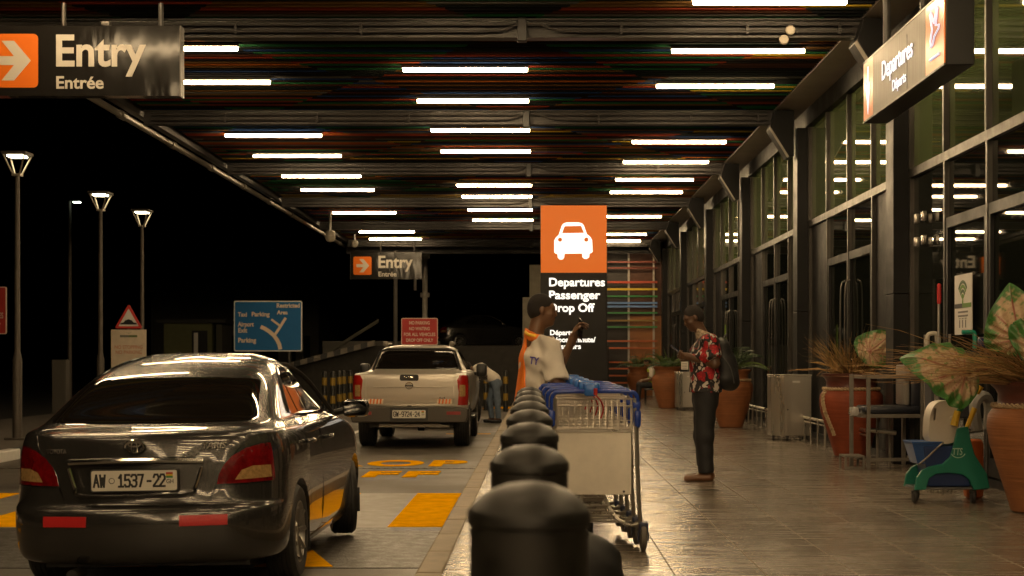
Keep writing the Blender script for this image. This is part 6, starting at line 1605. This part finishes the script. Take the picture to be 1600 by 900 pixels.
    for i in range(4): mb.bounds((-.018, -.0035, -.04+.016*i), (.036, -.0025, -.034+.016*i))
    mb.build('print', M('poster_grey', (.2, .19, .18), .6), tg, smooth=0)
man_red()

# ---- 3: the man leaning into the car window
def man_bent():
    Y = 34.6; base = Vector((at(771, 0, Y).x, Y, 0)); h = .014
    S = SDF((-.85, -.35, -.02), (.35, .35, 1.42), h); T = SDF((-.8, -.32, .8), (.3, .32, 1.42), h); P_ = SDF((-.35, -.3, .05), (.35, .3, 1.15), h); H = SDF((-.85, -.2, 1.0), (-.3, .2, 1.45), .012)
    z = V3(0, 0, 1); f = V3(-1, 0, 0); l = V3(0, -1, 0)
    pel = V3(.04, 0, .93); chest = V3(-.30, 0, 1.19); hd = V3(-.60, 0, 1.245)
    S.cap(pel, chest, .125, .13, .06, flat=.78, side=l).cap(chest, hd+V3(.06, 0, -.02), .065, .055, .05); head(S, H, hd, V3(-.9, -.1, -.35), V3(-.3, 0, .95), 1.0)
    for s in (-1, 1):
        sh = chest+V3(-.06, 0, .0)+l*s*.19; el = V3(-.40, -.22*s, .95); wr = V3(-.58, -.12*s, 1.02)
        S.cap(sh, el, .052, .044, .04).cap(el, wr, .043, .03, .03); hand(S, wr, V3(-1, 0, .1), V3(0, s*.4, -1), curl=.6, thumb=s)
        d = el-sh; T.cap(sh-d*.1, sh+d*.85, .075, .07, .05, cut1=True)
        hip = pel+l*s*.09; kn = V3(.0+.09*s, -.09*s, .50); an = V3(.04+.075*s, -.09*s, .10)
        S.cap(hip, kn, .085, .056, .04).cap(kn, an, .052, .038, .03).cap(an, an+V3(-.15, 0, -.065), .036, .03, .03)
        P_.cap(hip, kn, .100, .075, .05).cap(kn, an, .073, .062, .04, cut1=True)
    P_.cap(pel-V3(.05, 0, -.02), pel+V3(.03, 0, -.04), .13, .13, .05, flat=.8, side=l); T.cap(pel-V3(.02, 0, -.04), chest, .148, .155, .06, flat=.8, side=l).cap(chest, chest+V3(-.09, 0, .02), .15, .08, .05, flat=.65, side=l).ripple(.004, 20, 10, 20)
    root = put(S.mesh(), 'person', skin_dark, None); root.location = base
    tag(root, 'man in pale shirt and jeans bending to a car window past the pickup', 'person')
    put(H.mesh(), 'hair', hair_m, root); put(T.mesh(), 'shirt', cloth_white, root)
    put(P_.mesh(), 'jeans', M('denim', (.12, .16, .22), .8, var=.25, vscale=8), root)
    for s in (-1, 1):
        sh = SDF((-.35, -.3, -.02), (.35, .3, .14), .012); an = V3(.04+.075*s, -.09*s, .05); sh.cap(an+V3(.03, 0, 0), an+V3(-.16, 0, -.01), .048, .04, .02); sh.plane((0, 0, 0), -z); put(sh.mesh(), 'shoe', black, root)
    pp = MB().box((0, 0, 0), (.16, .11, .006), rot=(0, R(35), 0)).build('document', M('paper_white', (.6, .56, .5), .7), None, smooth=0); pp.location = base+Vector((-.36, -.26, .965)); tag(pp, 'white paper held by the man bending to the car', 'paper')
man_bent()

# ---- 4: the guard on a chair at the far pots
def guard():
    Y = 42.5; base = Vector((at(1017, 0, Y).x, Y, SW)); h = .014
    S = SDF((-.62, -.32, -.02), (.35, .32, 1.36), h); T = SDF((-.3, -.3, .4), (.35, .3, 1.2), h); P_ = SDF((-.62, -.3, .05), (.35, .3, .68), h); H = SDF((-.4, -.2, .85), (.2, .2, 1.36), .012); Vv = SDF((-.3, -.3, .4), (.35, .3, 1.2), h)
    z = V3(0, 0, 1); f = V3(-1, 0, 0); l = V3(0, -1, 0)
    pel = V3(.10, 0, .54); chest = V3(.02, 0, .86); hd = V3(-.10, 0, 1.16)
    S.cap(pel, chest, .12, .13, .06, flat=.78, side=l).cap(chest, hd+V3(.05, 0, -.03), .07, .055, .05); head(S, H, hd, V3(-.9, -.1, -.5), V3(-.4, 0, .9), 1.0)
    for s in (-1, 1):
        sh = chest+V3(0, 0, .08)+l*s*.18; el = V3(-.02, -.23*s, .70); wr = V3(-.24, -.12*s, .66)
        S.cap(sh, el, .05, .043, .04).cap(el, wr, .042, .03, .03); hand(S, wr, V3(-1, .2*s, -.1), V3(0, s*.5, -1), curl=.8, thumb=s)
        d = el-sh; T.cap(sh-d*.1, sh+d*.8, .07, .07, .05, cut1=True)
        hip = pel+l*s*.09; kn = V3(-.32, -.11*s, .54); an = V3(-.36, -.11*s, .11)
        S.cap(hip, kn, .085, .06, .04).cap(kn, an, .055, .04, .03).cap(an, an+V3(-.14, 0, -.06), .036, .03, .03); P_.cap(hip, kn, .10, .076, .05).cap(kn, an, .075, .062, .04, cut1=True)
    T.cap(pel, chest+V3(0, 0, .08), .145, .12, .06, flat=.78, side=l); Vv.cap(pel, chest+V3(0, 0, .10), .158, .13, .06, flat=.78, side=l); Vv.plane(V3(0, 0, .98), z)
    root = put(S.mesh(), 'person', skin_dark, None); root.location = base; tag(root, 'seated guard in yellow-green vest by the far pots', 'person')
    put(H.mesh(), 'hair', hair_m, root); put(T.mesh(), 'shirt', cloth_white, root); put(Vv.mesh(), 'vest', M('vest_lime', (.42, .55, .03), .6), root); put(P_.mesh(), 'trousers', trouser_b, root)
    for s in (-1, 1):
        sh = SDF((-.62, -.3, -.02), (-.2, .3, .14), .012); an = V3(-.36, -.11*s, .05); sh.cap(an+V3(.03, 0, 0), an+V3(-.16, 0, -.01), .048, .04, .02); sh.plane((0, 0, 0), -z); put(sh.mesh(), 'shoe', black, root)
    t = thing('waiting_chair', 'chrome-legged chair under the seated guard', 'chair', base)
    MB().bounds((-.18, -.22, .40), (.28, .22, .445), bev=.02).build('seat', black, t); MB().bounds((.29, -.21, .48), (.33, .21, .9), bev=.015).build('backrest', black, t)
    for x in (-.15, .26):
        for y in (-.19, .19): MB().cyl((x, y, 0), (x, y, .40 if x < 0 else .6), .014, seg=8).build('leg', chrome, t)
guard()
